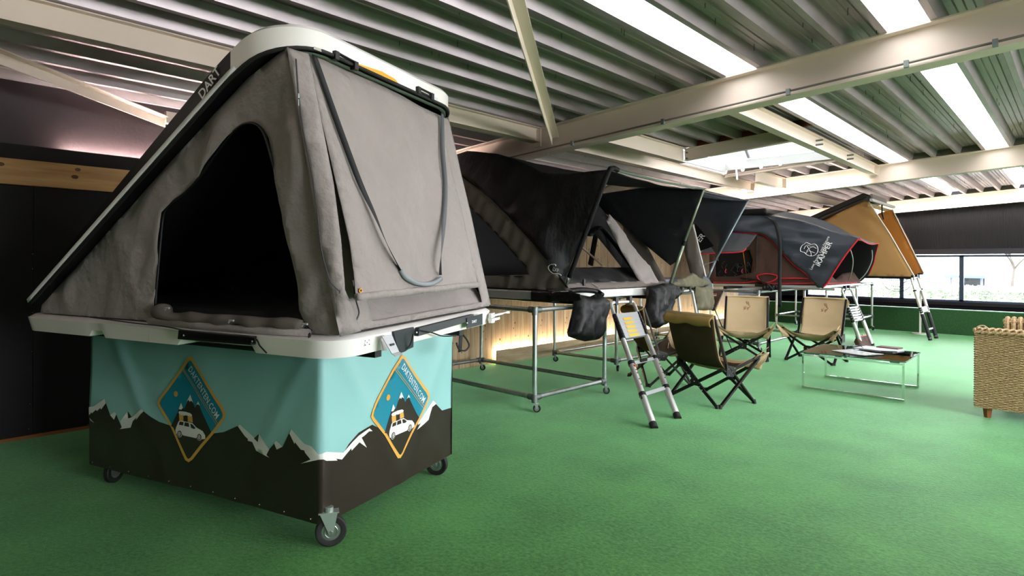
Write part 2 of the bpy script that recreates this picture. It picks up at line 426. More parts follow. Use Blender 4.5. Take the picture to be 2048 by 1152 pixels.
# conduit clipped to the foot of the near beam
U = Vector((-SL, 0, 1))
cb = lambda x: Vector((x, 5.06, zc(x) - .272))
MB().tube([cb(-5.8), cb(XR)], .009, 8).build('conduit', mat('conduit', '7a736c', .5), ceiling)
for x in (-4.0, -2.9, -1.75, -.93, -.43, .5): MB().box(cb(x) + Vector((0, -.012, -.01)), (.03, .03, .05)).build('conduit_clip', M_FITTING, ceiling)
# deck screws that poke through
sc_ = MB(); R = random.Random(3)
for k in range(-14, 12):
    x0 = flange(k)
    for j in range(26):
        y = R.uniform(2.2, 16.5)
        if -4.8 < x0 < -2.4 and 7 < y < 10.3: continue
        x = x0 + R.choice((.075, .13, .18, .235)); z = zc(x) + .1
        sc_.cyl((x, y, z), (x + R.uniform(-.003, .003), y, z - R.uniform(.03, .055)), .0022, 5)
sc_.build('screw', M_BLACKP, ceiling, kind='stuff')
# rib end closers at the roof window and above the beams
cl = MB()
for k in range(kmin, kmax):
    x0 = flange(k)
    if -4.0 < x0 < SKY_X[1] + .2:
        cl.prism([(x0 + .03, 7.56, zc(x0 + .03) + .002), (x0 + .28, 7.56, zc(x0 + .28) + .002), (x0 + .255, 7.56, zc(x0 + .255) + .097), (x0 + .055, 7.56, zc(x0 + .055) + .097)], (0, .02, 0))
cl.build('rib_end_closer', mat('closer_brown', '6f3a24', .8), ceiling)
for yb in (11.2, 17.23):
    cl = MB()
    for k in range(kmin, kmax):
        if k in STRIPS: continue
        x0 = flange(k)
        cl.prism([(x0 + .03, yb, zc(x0 + .03) + .002), (x0 + .28, yb, zc(x0 + .28) + .002), (x0 + .255, yb, zc(x0 + .255) + .097), (x0 + .055, yb, zc(x0 + .055) + .097)], (0, .02, 0))
    cl.build('rib_end_closer', mat('closer_grey', '6f6b62', .8), ceiling)

# roof window
def glass_mat(name, tint=(.96, .98, 1), gl=.06):
    m = bpy.data.materials.new(name); m.use_nodes = True
    N = m.node_tree.nodes; L = m.node_tree.links; N.remove(N['Principled BSDF'])
    t = N.new('ShaderNodeBsdfTransparent'); t.inputs[0].default_value = (*tint, 1)
    g = N.new('ShaderNodeBsdfGlossy'); g.inputs['Roughness'].default_value = .02
    fr = N.new('ShaderNodeFresnel'); fr.inputs['IOR'].default_value = 1.5
    x = N.new('ShaderNodeMixShader'); L.new(fr.outputs[0], x.inputs[0]); L.new(t.outputs[0], x.inputs[1]); L.new(g.outputs[0], x.inputs[2])
    L.new(x.outputs[0], N['Material Output'].inputs[0]); return m
M_GLASS = glass_mat('window_glass')
xa, xb = SKY_X; ya, yb = SKY_Y
zt = max(zc(xa), zc(xb)) + .13
kerb = MB()
for p, q in (((xa, ya), (xb, ya)), ((xb, ya), (xb, yb)), ((xb, yb), (xa, yb)), ((xa, yb), (xa, ya))):
    mid = (zc((p[0] + q[0]) / 2) + zt) / 2
    kerb.box(((p[0] + q[0]) / 2, (p[1] + q[1]) / 2, mid + .0), (abs(p[0] - q[0]) + .03, abs(p[1] - q[1]) + .03, zt - mid + .06))
wn += 1
sk = structure(kerb.build('window_%d' % wn, mat('kerb_white', 'dcdcda', .5)))
MB().box(((xa + xb) / 2, (ya + yb) / 2, zt + .01), (xb - xa, yb - ya, .012)).build('pane', M_STRIP, sk)
MB().bar((-3.50, 8.25, zt + .05), (-4.22, 10.35, zt + .05), .05, .05).build('glazing_bar', mat('bar_grey', '6d7484', .5), sk)
lt = MB(); lx, ly = xa + .3, yb - .25
lt.bar((lx, ly, zt), (lx, ly, zt - .2), .012, .012); lt.bar((lx, ly, zt - .2), (lx + .03, ly - .03, zt - .38), .03, .012)
lt.build('window_opener', M_ALU, sk)
ld = bpy.data.lights.new('portal', 'AREA'); ld.shape = 'RECTANGLE'; ld.size = xb - xa; ld.size_y = yb - ya; ld.cycles.is_portal = True
lo = bpy.data.objects.new('daylight_portal', ld); COL.objects.link(lo); lo.location = ((xa + xb) / 2, (ya + yb) / 2, zt)

# left wall: black boards, timber rail, ledge, set-back upper board
wl = structure(MB().box((XL - .18, 6.2, 1.6), (.1, 23, 3.4)).build('wall_left', M_UPPERWALL))
ye = [-5.0 + 1.22 * i - .37 for i in range(9)]
for i in range(8):
    for z0, z1 in ((.025, 1.443), (1.447, 2.06)):
        MB().box((XL - .01, (ye[i] + ye[i + 1]) / 2, (z0 + z1) / 2), (.02, ye[i + 1] - ye[i] - .003, z1 - z0)).build('panel', M_BLACKWALL, wl)
MB().box((XL - .035, -.1, 1.2), (.02, 10.2, 2.4)).build('backing_board', M_BLACKWALL, wl)
MB().box((XL - .0, .0, 2.17), (.05, 10.3, .208)).build('timber_rail', M_PINE, wl, bevel=.003)
MB().box((XL - .055, .0, 2.33), (.14, 10.3, .11)).build('ledge', M_BLACKWALL, wl)
kn = MB()
for y, z, r in ((.52, 2.22, .016), (1.02, 2.235, .014), (1.0, 2.17, .017), (.42, 2.12, .012), (-.6, 2.2, .02)):
    kn.ball((XL + .026, y, z), r, 12, sc=(.08, 1.5, 1))
kn.build('knot', M_KNOT, wl, kind='stuff')
sr = MB()
for px, py in ((65, 508), (65, 538), (65, 625), (64, 703), (60, 808), (58, 858), (81, 866), (176, 849), (219, 331), (107, 866)):
    p = AX(px, py, XL + .002); sr.ball(p, .004, 8, sc=(.5, 1, 1))
for y in (2.2, 3.4, 4.5):
    for z in (.1, .5, .9, 1.35, 1.5, 1.9): sr.ball((XL + .002, y, z), .004, 8, sc=(.5, 1, 1))
sr.build('screw_head', M_RIVET, wl, kind='stuff')
structure(MB().box((XL + .004, -.1, .012), (.03, 10.2, .024)).build('baseboard_left', mat('brown_base', '8a5122', .7)))
# plank cladding
first = None; R = random.Random(11)
n0, y0 = 46, 4.98
for i in range(n0):
    y = y0 + .2055 * i
    if i < 3:
        mb = MB(); g = .0025
        mb.box((0, 0, 1.455), (.02, .2055 - g * 2, 2.9)); o = mb.build('plank', M_PLANK, wl, local=True, bevel=.002)
        kb = MB(); R2 = random.Random(i * 5 + 2)
        for _ in range(9): kb.ball((.0102, R2.uniform(-.08, .08), R2.uniform(.2, 2.6)), R2.uniform(.006, .013), 10, sc=(.08, 1, 1.5))
        kb.build('knot', M_KNOT, o, local=True, kind='stuff')
        protos = (first or []) + [o]; first = protos
    else:
        o = protos[i % 3].copy(); COL.objects.link(o)
        kc = protos[i % 3].children[0].copy(); COL.objects.link(kc); kc.parent = o
    o.location = (XL + .05 + R.uniform(-.0015, .0015), y, 0); o.parent = wl
MB().box((XL + .03, y0 + .2055 * n0 / 2, 1.45), (.012, .2055 * n0, 2.9)).build('batten_board', M_BLACKP, wl)
yk = 5.92
for a, b in ((5.92, 8.9), (8.905, 11.9), (11.905, 14.45)):
    MB().box((-6.05, (a + b) / 2, .10), (.03, b - a, .2)).build('kick_board', mat('kick_pine', 'cdb894', .7, color2='ab9470', vscale=4, stretch=(6, .6, 6), bump=.2), wl, bevel=.002)
kb = MB()
for y, z in ((6.75, .12), (8.0, .08), (7.35, .06), (9.4, .13), (10.6, .07)): kb.ball((-6.0345, y, z), .012, 10, sc=(.08, 1.3, 1))
kb.build('knot', M_KNOT, wl, kind='stuff')

# end wall with its ribbon window
wf = MB()
YW = YF
wf.box((.2, YW + .1, .29), (13.6, .2, .62)); wf.box((.2, YW + .1, 2.60), (13.6, .2, 1.6)); wf.box((-6.05, YW + .1, 1.3), (1.1, .2, 2.6)); wf.box((6.3, YW + .1, 1.3), (1.6, .2, 2.6))
wall_far = structure(wf.build('wall_far', mat('dark_wall', '1e1d20', .6)))
cladm = mat('dark_cladding', '211f23', .55)
for i in range(11):
    a = -6.2 + 1.2 * i + .08
    if a > XR: break
    mb = MB(); nr = 40
    v = []
    for j in range(nr * 4 + 1):
        x = a + 1.196 * j / (nr * 4); d = (0, .006, .006, 0)[j % 4]; v.append((x, d))
    vv = [(x, YW - .012 + d, 1.86) for x, d in v] + [(x, YW - .012 + d, 3.35) for x, d in v]
    n = len(v); mb.add(vv, [(q, q + 1, n + q + 1, n + q) for q in range(n - 1)])
    mb.build('cladding_panel', cladm, wall_far)
MB().box((.2, YW - .02, 1.80), (13.2, .05, .13)).build('head_board', mat('head_board', '3a3a44', .5), wall_far)
xs = [-5.52, -4.6, -3.28, -2.08, -.88, .32, 1.52, 2.72, 3.92, 5.12]
for i in range(len(xs) - 1):
    wn += 1; a, b = xs[i], xs[i + 1]; mb = MB()
    for p, q in (((a, .605), (b, .605)), ((a, 1.715), (b, 1.715))): mb.box(((a + b) / 2, YW + .04, p[1] + (.02 if p[1] < 1 else -.02)), (b - a, .08, .05))
    for x in (a, b): mb.box((x + (.02 if x == a else -.02), YW + .04, 1.16), (.045, .08, 1.1))
    o = structure(mb.build('window_%d' % wn, M_DARKFR))
    MB().box(((a + b) / 2, YW + .05, 1.16), (b - a - .06, .008, 1.08)).build('pane', M_GLASS, o)
ld = bpy.data.lights.new('portal', 'AREA'); ld.shape = 'RECTANGLE'; ld.size = 10.6; ld.size_y = 1.1; ld.cycles.is_portal = True
lo = bpy.data.objects.new('daylight_portal', ld); COL.objects.link(lo); lo.location = (-.2, YW + .02, 1.16); lo.rotation_euler = (PI / 2, 0, PI)
lo.rotation_euler = (-PI / 2, 0, 0)
structure(MB().box((.4, YN - .1, 1.8), (13.8, .2, 3.8)).build('wall_near', mat('grey_wall', '7b7874', .8)))
wr = MB(); wr.box((XR + .1, 6.2, .42), (.2, 22.8, .85)); wr.box((XR + .1, 6.2, 3.15), (.2, 22.8, .9)); wr.box((XR + .1, -2.1, 1.8), (.2, 6.2, 2.0)); wr.box((XR + .1, 14.4, 1.8), (.2, 6.4, 2.0))
wall_right = structure(wr.build('wall_right', mat('pale_wall', 'c9c5bd', .8)))
for i in range(5):  # windows added out of view to bring in neutral side light
    y0_ = 1.0 + i * 2.04; wn += 1
    mb = MB()
    for z in (.87, 2.68): mb.box((XR + .06, y0_ + 1.02, z), (.08, 2.04, .05))
    for y in (y0_ + .02, y0_ + 2.02): mb.box((XR + .06, y, 1.775), (.08, .045, 1.8))
    o = structure(mb.build('window_%d' % wn, M_DARKFR)); MB().box((XR + .06, y0_ + 1.02, 1.775), (.008, 1.98, 1.78)).build('pane', M_GLASS, o)
ld = bpy.data.lights.new('portal', 'AREA'); ld.shape = 'RECTANGLE'; ld.size = 1.85; ld.size_y = 10.2; ld.cycles.is_portal = True
lo = bpy.data.objects.new('daylight_portal', ld); COL.objects.link(lo); lo.location = (XR - .02, 6.1, 1.775); lo.rotation_euler = (0, PI / 2, 0)
# carpeted bench below the window
bench = thing('carpeted_bench', 'low green carpeted bench running under the far window', 'bench', (.4, 16.4, 0))
MB().box((.4, 15.51, .26), (13.0, .03, .52)).build('front_panel', M_CARPETSHADE, bench)
MB().box((.4, 15.54, .525), (13.0, .09, .02)).build('edging', mat('pale_green_edge', '8fd0a8', .6, sheen=.5), bench)  # carpet lip paled, window light painted into its green
MB().box((.4, 16.48, .515), (13.0, 1.8, .02)).build('top', mat('bench_top', '0b0b0c', 1, spec=0), bench)

# outside
structure(MB().box((0, 25, -.55), (120, 110, .1)).build('ground_outside', mat('pale_ground', 'c4c3bc', .9)))
def foliage(name, boxes, m, parent=None, n=1500, size=.06, seed=1, **kw):
    R = random.Random(seed); mb = MB()
    for i in range(n):
        (x0, x1, y0, y1, z0, z1) = boxes[i % len(boxes)]
        c = Vector((R.uniform(x0, x1), R.uniform(y0, y1), R.uniform(z0, z1)))
        a = Vector((R.uniform(-1, 1), R.uniform(-1, 1), R.uniform(-1, 1))).normalized(); b = a.orthogonal().normalized()
        s = size * R.uniform(.6, 1.3); mb.add([c - a * s, c + b * s * .5, c + a * s, c - b * s * .5], [(0, 1, 2, 3)])
    return mb.build(name, m, parent, **kw)
hedge = thing('hedge', 'long clipped green hedge outside behind the far window', 'hedge', (-2, 22.4, -.5))
MB().box((-2, 22.5, .12), (26, .9, 1.2)).build('leaf_mass', mat('hedge_green', '6c7d66', .9, var=.5, vscale=9, bump=1, bscale=20, bdist=.1), hedge)
foliage('foliage', [(-15, 11, 21.95, 22.1, -.5, .8), (-15, 11, 22, 22.95, .68, .86)], mat('hedge_leaf', '8b9c84', .8, var=.3), hedge, 26000, .05, 5, kind='stuff')
sh = thing('bus_shelter', 'dark glazed shelter outside the window beyond the hedge', 'shelter', (-2.6, 27, -.5))
q0 = AY(1896, 596, 27); q1 = AY(1964, 556, 27)
x0, x1, z1 = q0.x, q1.x, q1.z
MB().box(((x0 + x1) / 2, 27.4, z1 + .04), (x1 - x0 + .2, 1.2, .1)).build('roof', mat('shelter_roof', '2c3a4d', .5), sh)
MB().box(((x0 + x1) / 2 + .15, 27.8, (z1 - .5) / 2), (x1 - x0 - .3, .04, z1 + .5)).build('rear_panel', mat('shelter_glass', '1c1e28', .3), sh)
for x in (x0 + .05, x1 - .05): MB().box((x, 27.4, (z1 - .5) / 2), (.07, .07, z1 + .5)).build('post', mat('shelter_post', '4b5260', .5), sh)
MB().prism([(x0 + .1, 27.1, -.5), (x0 + .5, 27.7, -.5), (x0 + .5, 27.7, z1 - .4), (x0 + .1, 27.1, z1)], (.02, 0, 0)).build('side_panel', mat('shelter_side', '707488', .3), sh)
def tree(label, base, hgt, seed, cat='tree'):
    t = thing('bare_tree', label, cat, base); R = random.Random(seed); mb = MB()
    def grow(p, d, L, r, k):
        q = p + d * L; mid = (p + q) / 2 + Vector((R.uniform(-1, 1), R.uniform(-1, 1), 0)) * L * .06
        mb.tube([p, mid, q], [r, r * .85, r * .7], 6, False)
        if k == 0: return
        for _ in range(3 if k > 1 else 2):
            a = Vector((R.uniform(-1, 1), R.uniform(-1, 1), R.uniform(-.1, .9))).normalized()
            grow(q, (d * .9 + a * .8).normalized(), L * R.uniform(.6, .8), r * .62, k - 1)
    p = Vector(base)
    mb2 = MB(); mb2.tube([p, p + Vector((0, 0, hgt * .3))], [hgt * .022, hgt * .018], 8).build('trunk', M_BARK, t)
    grow(p + Vector((0, 0, hgt * .3)), Vector((.05, 0, 1)), hgt * .22, hgt * .014, 5)
    mb.build('branches', M_BARK, t, kind='stuff')
M_BARK = mat('bark', '3b3631', .9)
tb = AY(2025, 600, 25); tree('bare leafless tree outside behind the hedge, right of the shelter', (tb.x, 25, -.5), 3.6, 4)
b_ = thing('parked_van', 'pale van parked outside left of the dark shelter', 'van', (-4.6, 31, -.5))
vx = AY(1862, 580, 31).x
MB().box((vx, 31, .55), (2.0, 1.8, 1.3)).build('body', mat('van_white', 'c9c6c4', .4), b_, bevel=.12)
MB().box((vx, 30.08, .85), (1.6, .03, .4)).build('side_window', mat('van_window', '4a5058', .2), b_)
for dx in (-.6, .6): MB().cyl((vx + dx, 30.05, -.15), (vx + dx, 30.3, -.15), .32, 16).build('wheel', M_RUBBER, b_)
far_b = thing('industrial_building', 'long pale industrial building outside in the distance', 'building', (-10, 58, -.5))
MB().box((-12, 58, 1.0), (46, 6, 3.0)).build('wall', mat('pale_facade', 'b9bcc4', .8), far_b)
MB().box((-12, 58, 2.6), (47, 6.6, .25)).build('roof', mat('facade_roof', '8d929c', .8), far_b)
for i in range(14): MB().box((-33 + 3.2 * i, 54.96, .8), (1.6, .05, 1.1)).build('window', mat('facade_window', '58626e', .3) if i == 0 else bpy.data.materials['facade_window'], far_b)

# lamps of the hall: LED strips, with unseen fill strips added
M_LEDW = emit('led_warm', (1, .78, .52), 110)
M_LEDN = emit('led_neutral', (1, .93, .84), 45)
def led(p, q, label, m, wd=.012, group=None):
    mb = MB().bar(p, q, wd, .006); o = mb.build('led_strip', m); tag(o, label, 'light strip', group); return o
led((-6.1, 5.95, .155), (-6.1, 14.4, .155), 'warm LED strip tucked behind the kick board of the plank wall', M_LEDW, .014)
led((-6.262, .95, 2.3875), (-6.262, 4.9, 2.3875), 'warm LED strip lying on the black ledge of the left wall', emit('led_cove', (1, .80, .72), 260), .014)
led((-6.0, 11.17, zc(-6.) - .285), (-2.62, 11.17, zc(-2.62) - .285), 'LED strip on the lower flange of the middle roof beam, camera side', M_LEDN, .012)
led((-6.0, 11.37, zc(-6.) - .27), (XR - .3, 11.37, zc(XR - .3) - .27), 'LED strip on the lower flange of the middle roof beam, window side', M_LEDN, .012)
led((-6.0, 17.2, zc(-6.) - .285), (XR - .3, 17.2, zc(XR - .3) - .285), 'LED strip on the lower flange of the roof beam above the far window', M_LEDN, .012)
led((-6.0, -.85, zc(-6.) - .27), (XR - .3, -.85, zc(XR - .3) - .27), 'LED strip on the lower flange of the nearest roof beam, behind the camera', emit('led_soft', (1, .93, .86), 12), .012)  # added out of view to light the near ceiling neutrally
led((XR - .12, -4.0, 3.05), (XR - .12, 16.5, 3.05), 'LED strip high along the right wall under the roof', M_LEDN, .02)  # unseen fill lamp, added for neutral light on the roof
led((-6.0, 5.4, 2.86), (-6.0, 11.0, 2.86), 'LED strip high on the plank wall behind the black tents', emit('led_wall', (1, .9, .88), 5), .014)
# ================================================================== cart with printed banner, hard-shell wedge tent on top
CY = math.radians(18.0); CU = Vector((math.cos(CY), math.sin(CY), 0)); CV = Vector((-math.sin(CY), math.cos(CY), 0))
C0 = Vector((-2.77, 1.471, 0)); CL, CW, CZ0, CZ1 = 2.0, 1.245, .12, .985
cart = thing('display_cart', 'wheeled display cart wrapped in a turquoise and brown mountain banner', 'cart', C0 - CU * CL / 2 + CV * CW / 2, CY)
RC = .018
def skirt(s, z, off=0):
    """s runs along the front side to the corner (0) and on along the right side"""
    a = PI / 2 * RC
    if s < -a / 2:
        p = C0 + CU * (s + a / 2 - RC) ; n = -CV
    elif s > a / 2:
        p = C0 + CV * (s - a / 2 + RC); n = CU
    else:
        t = (s + a / 2) / a * PI / 2; c = C0 - CU * RC + CV * RC; n = -CV * math.cos(t) + CU * math.sin(t); p = c + n * RC
    if s < -a / 2: p = p
    k = (z - CZ0) / (CZ1 - CZ0)
    e = .012 * math.sin(3.1 * s + 2.2 * k + .6) * k * (1 - k) * 2
    e += .010 * (1 - k) * math.sin(2.6 * s + .5)
    # soft diagonal folds that hang from the upper corners
    for s0, sg, am in ((-1.75, 1, .012), (-.08, -1, .008), (.12, 1, .012), (1.2, -1, .014), (.55, 1, .008)):
        d = (s - s0) - sg * (1 - k) * .55; e += am * math.exp(-(d / .06) ** 2) * (.3 + .7 * k)
    e += .004 * noise.noise(Vector((s * 5, z * 5, 3)))
    e *= min(1, abs(s) / .05 + .15) if abs(s) < .05 else 1
    return p + n * (e + off) + Vector((0, 0, z))
mb = MB(); NS, NZ = 130, 36
mb.grid(lambda a, b: skirt(-CL + a * (CL + CW), CZ0 + b * (CZ1 - CZ0)), NS, NZ)
mb.build('banner', M_SKY, cart, smooth=True, solid=.002)
# back and left side of the banner
mb = MB()
A = C0 - CU * CL; Bq = A + CV * CW; D = C0 + CV * CW
for p, q in ((A, Bq), (Bq, D)):
    mb.add([p + Vector((0, 0, CZ0)), q + Vector((0, 0, CZ0)), q + Vector((0, 0, CZ1)), p + Vector((0, 0, CZ1))], [(0, 1, 2, 3)])
mb.build('rear_banner', M_MTN, cart, solid=.002)
PF = C0; PR = C0
def sz(px, py):
    """photo point -> (s, z) on the banner"""
    if px < 646:
        p = on_plane(px, py, PF, CV); return ((p - C0).dot(CU), p.z)
    p = on_plane(px, py, PR, CU); return ((p - C0).dot(CV), p.z)
Z5 = lambda x, y: (160 + x / 3.789, 660 + y / 3.789)
Z6 = lambda x, y: (560 + x / 4.096, 620 + y / 4.096)
Z7 = lambda x, y: (150 + x / 3.2, 840 + y / 3.2)
def decal(name, P, m, lay, h=.03, hole=None, parent=None, conv=None):
    P = [p for i, p in enumerate(P) if i == 0 or math.dist(p, P[i - 1]) > 1e-4]
    if math.dist(P[0], P[-1]) < 1e-4: P = P[:-1]
    V, F, _ = mesh2d(P, hole or [], h, [q * .0047 for q in range(-3, 4)])
    mb = MB(); mb.add([skirt(max(-CL, min(CW, x)), max(CZ0, min(CZ1, y)), .0012 * lay) for x, y in V], F)
    return mb.build(name, m, parent or cart, smooth=True)
top_dark = [Z5(*p) for p in [(72, 600), (125, 575), (205, 520), (213, 552), (246, 642), (278, 622), (290, 640), (330, 735), (322, 692), (372, 617), (395, 660), (480, 600), (500, 622), (545, 660), (600, 697), (665, 722), (760, 760), (900, 790), (1010, 787), (1080, 778), (1195, 728), (1213, 722), (1310, 830), (1360, 790), (1438, 905), (1495, 842), (1545, 883), (1608, 755), (1700, 860), (1760, 885), (1812, 945)]]
top_dark += [Z7(*p) for p in [(1600, 212), (1700, 214)]] + [Z6(*p) for p in [(545, 1095), (625, 1005), (735, 938), (860, 1000), (1000, 1040), (1125, 925), (1255, 746), (1330, 825), (1437, 790)]]
td = [sz(*p) for p in top_dark]; td[0] = (-CL, td[0][1]); td[-1] = (CW, td[-1][1])
decal('printed_mountains', td + [(CW, CZ0), (-CL, CZ0)], M_MTN, 1, .035)
snow = [[Z5(*p) for p in q] for q in (
    [(70, 605), (85, 580), (125, 575), (205, 517), (213, 552), (180, 600), (172, 588), (150, 612), (140, 602), (112, 628), (105, 620), (85, 655), (130, 702), (100, 682), (72, 650)],
    [(246, 642), (278, 618), (291, 635), (275, 678)],
    [(320, 690), (372, 613), (378, 668), (398, 662), (480, 597), (494, 615), (432, 682), (437, 662), (410, 690), (395, 738), (318, 749), (331, 735)],
    [(1195, 730), (1213, 718), (1330, 822), (1352, 850), (1362, 787), (1440, 905), (1418, 948), (1440, 969), (1340, 915), (1308, 850), (1272, 840), (1275, 828), (1250, 805)],
    [(1478, 855), (1495, 838), (1545, 883), (1497, 906)])]
snow.append([Z7(*p) for p in [(1383, 85), (1394, 58), (1480, 150), (1525, 165), (1565, 218), (1600, 204), (1700, 208), (1760, 140), (1800, 100), (1870, 52), (1890, 70), (1868, 72), (1838, 100), (1820, 112), (1855, 176), (1806, 142), (1755, 195), (1752, 180), (1692, 252), (1655, 246), (1664, 258), (1600, 261), (1545, 257), (1453, 278), (1520, 250), (1485, 207), (1480, 192), (1457, 187), (1420, 140), (1416, 152)]])
snow.append([Z6(*p) for p in [(1110, 982), (1140, 925), (1116, 942), (1124, 920), (1190, 830), (1255, 742), (1281, 770), (1248, 797), (1215, 900)]])
for q in snow: decal('printed_snow', [sz(*p) for p in q], M_SNOW, 2, .03)
for q in ([(1322, 822), (1358, 790), (1353, 850)], [(374, 614), (399, 652), (378, 668)]):
    decal('printed_rock', [sz(*Z5(*p)) for p in q], M_MTN, 3, .03)
# emblem: drawn once, printed on both sides
ec = sz(379.3, 819)
em = lambda pts: [(sz(*Z5(*p))[0] - ec[0], sz(*Z5(*p))[1] - ec[1]) for p in pts]
def smooth2(P, n=4):
    P3 = [Vector((p[0], p[1], 0)) for p in P]; P3 = P3 + [P3[0]]; out = []
    k = len(P)
    for i in range(k):
        p0, p1, p2, p3 = (Vector((P[(i + d) % k][0], P[(i + d) % k][1], 0)) for d in (-1, 0, 1, 2))
        for j in range(n):
            t = j / n; q = .5 * ((2 * p1) + (p2 - p0) * t + (2 * p0 - 5 * p1 + 4 * p2 - p3) * t * t + (3 * p1 - p0 - 3 * p2 + p3) * t ** 3); out.append((q.x, q.y))
    return out
OUT = em([(825, 208), (843, 202), (862, 212), (960, 385), (1085, 585), (1104, 640), (1096, 675), (1010, 785), (930, 880), (850, 985), (822, 1004), (797, 988), (740, 860), (690, 745), (605, 590), (592, 555), (603, 520), (700, 385)])
INN = em([(832, 238), (845, 230), (857, 240), (950, 405), (1068, 600), (1083, 642), (1076, 668), (995, 770), (915, 865), (838, 968), (823, 978), (812, 968), (755, 850), (707, 740), (622, 582), (610, 556), (619, 530), (712, 400)])
INMT = em([(690, 728), (745, 612), (766, 560), (787, 602), (836, 492), (872, 592), (898, 545), (916, 600), (990, 778), (915, 865), (838, 968), (823, 978), (812, 968), (755, 850), (707, 740)])
CAPS = [em(q) for q in ([(836, 490), (808, 545), (822, 530), (833, 546), (842, 536), (858, 552)], [(766, 553), (748, 600), (766, 606), (780, 592)], [(898, 541), (884, 570), (897, 562), (912, 575)])]
SUN = em([(728 + 15 * math.cos(a * PI / 8), 485 + 22 * math.sin(a * PI / 8)) for a in range(16)])
CAR = em([(724, 760), (730, 735), (748, 692), (760, 688), (852, 706), (882, 740), (928, 768), (946, 800), (948, 826), (925, 832), (905, 800), (885, 815), (880, 822), (780, 800), (768, 775), (748, 775), (738, 792), (727, 784)])
WIN = [em(q) for q in ([(757, 694), (786, 699), (783, 724), (750, 719)], [(795, 700), (826, 706), (829, 736), (790, 728)], [(838, 710), (856, 718), (878, 745), (866, 752), (842, 742)])]
TENTB = em([(750, 640), (852, 655), (856, 702), (752, 688)]); TENTD = em([(785, 645), (818, 650), (818, 697), (785, 692)])
LID = em([(747, 625), (755, 616), (800, 620), (840, 632), (853, 645), (850, 655), (800, 652), (755, 640)])
def circ(cx, cy_, rx, ry, n=14): return em([(cx + rx * math.cos(2 * PI * a / n), cy_ + ry * math.sin(2 * PI * a / n)) for a in range(n)])
def emblem(c, tilt=0):
    sc2 = 1.0
    S = lambda P: [(c[0] + p[0] * sc2, c[1] + p[1] * sc2 + tilt * p[0]) for p in P]
    o = decal('emblem', S(OUT), M_GOLD, 4, .03)
    def sub(n, P, m, lay, h=.03): return decal(n, S(P), m, lay, h, parent=o)
    sub('emblem_field', INN, M_TEAL, 5); sub('emblem_mountain', INMT, M_MTN, 6)
    for q in CAPS: sub('emblem_snow_cap', q, M_SNOW, 7)
    sub('emblem_sun', SUN, M_ORANGE, 7)
    for d in (0, 13):
        sub('emblem_line', em([(782 + d, 293 + d * .2), (1036.5 + d * .7, 723 - d), (1035 + d * .7, 726 - d), (780.5 + d, 296 + d * .2)]), M_GOLD, 7)
    sub('printed_tent', TENTB, M_GOLD, 7); sub('printed_tent_door', TENTD, M_MTN, 8); sub('printed_tent_lid', LID, M_SNOW, 8)
    sub('printed_car', CAR, M_SNOW, 7)
    for q in WIN: sub('printed_car_window', q, M_MTN, 8)
    for cx, cy_ in ((757, 787), (905, 813)):
        sub('printed_wheel', circ(cx, cy_, 19, 28), M_SNOW, 8); sub('printed_tyre', circ(cx, cy_, 16, 24), M_MTN, 9)
        sub('printed_rim', circ(cx, cy_, 11, 17), M_SNOW, 10); 
        for dx, dy in ((0, -9), (0, 9), (-6, 0), (6, 0)): sub('printed_spoke', circ(cx + dx, cy_ + dy, 3, 5, 6), M_MTN, 11)
    # lettering along the upper right edge
    p, q = em([(838, 285), (1040, 655)]); d = Vector((q[0] - p[0], q[1] - p[1])); L = d.length; d.normalize(); nrm = Vector((-d.y, d.x))
    cu = bpy.data.curves.new('t', 'FONT'); cu.body = 'DAKTENTEN.COM'; cu.size = 1; cu.align_y = 'CENTER'; cu.offset = .008; cu.space_character = 1.06
    cu.resolution_u = 2; ob = bpy.data.objects.new('t', cu); COL.objects.link(ob); bpy.context.view_layer.update()
    me = bpy.data.meshes.new_from_object(ob.evaluated_get(bpy.context.evaluated_depsgraph_get())); bpy.data.objects.remove(ob)
    W = max(v.co.x for v in me.vertices); kx = L * 1.02 / W; ky = kx * 1.5
    mb = MB(); vv = []
    for v in me.vertices:
        x = v.co.x * kx; y = v.co.y * ky; P = (p[0] + d.x * x + nrm.x * y, p[1] + d.y * x + nrm.y * y); (P,) = S([P])
        vv.append(skirt(P[0], P[1], .0012 * 7))
    mb.add(vv, [tuple(f.vertices) for f in me.polygons]); mb.build('emblem_lettering', M_SNOW, o)
emblem(ec)
cR = on_plane(799, 812.5, C0, CU); emblem(((cR - C0).dot(CV), cR.z))
sm = MB()
for i in range(11): p = skirt(-CL + .04 + i * .19, CZ0 + .02, .003); sm.ball(p, .005, 8)
sm.build('press_stud', M_RIVET, cart, kind='stuff')
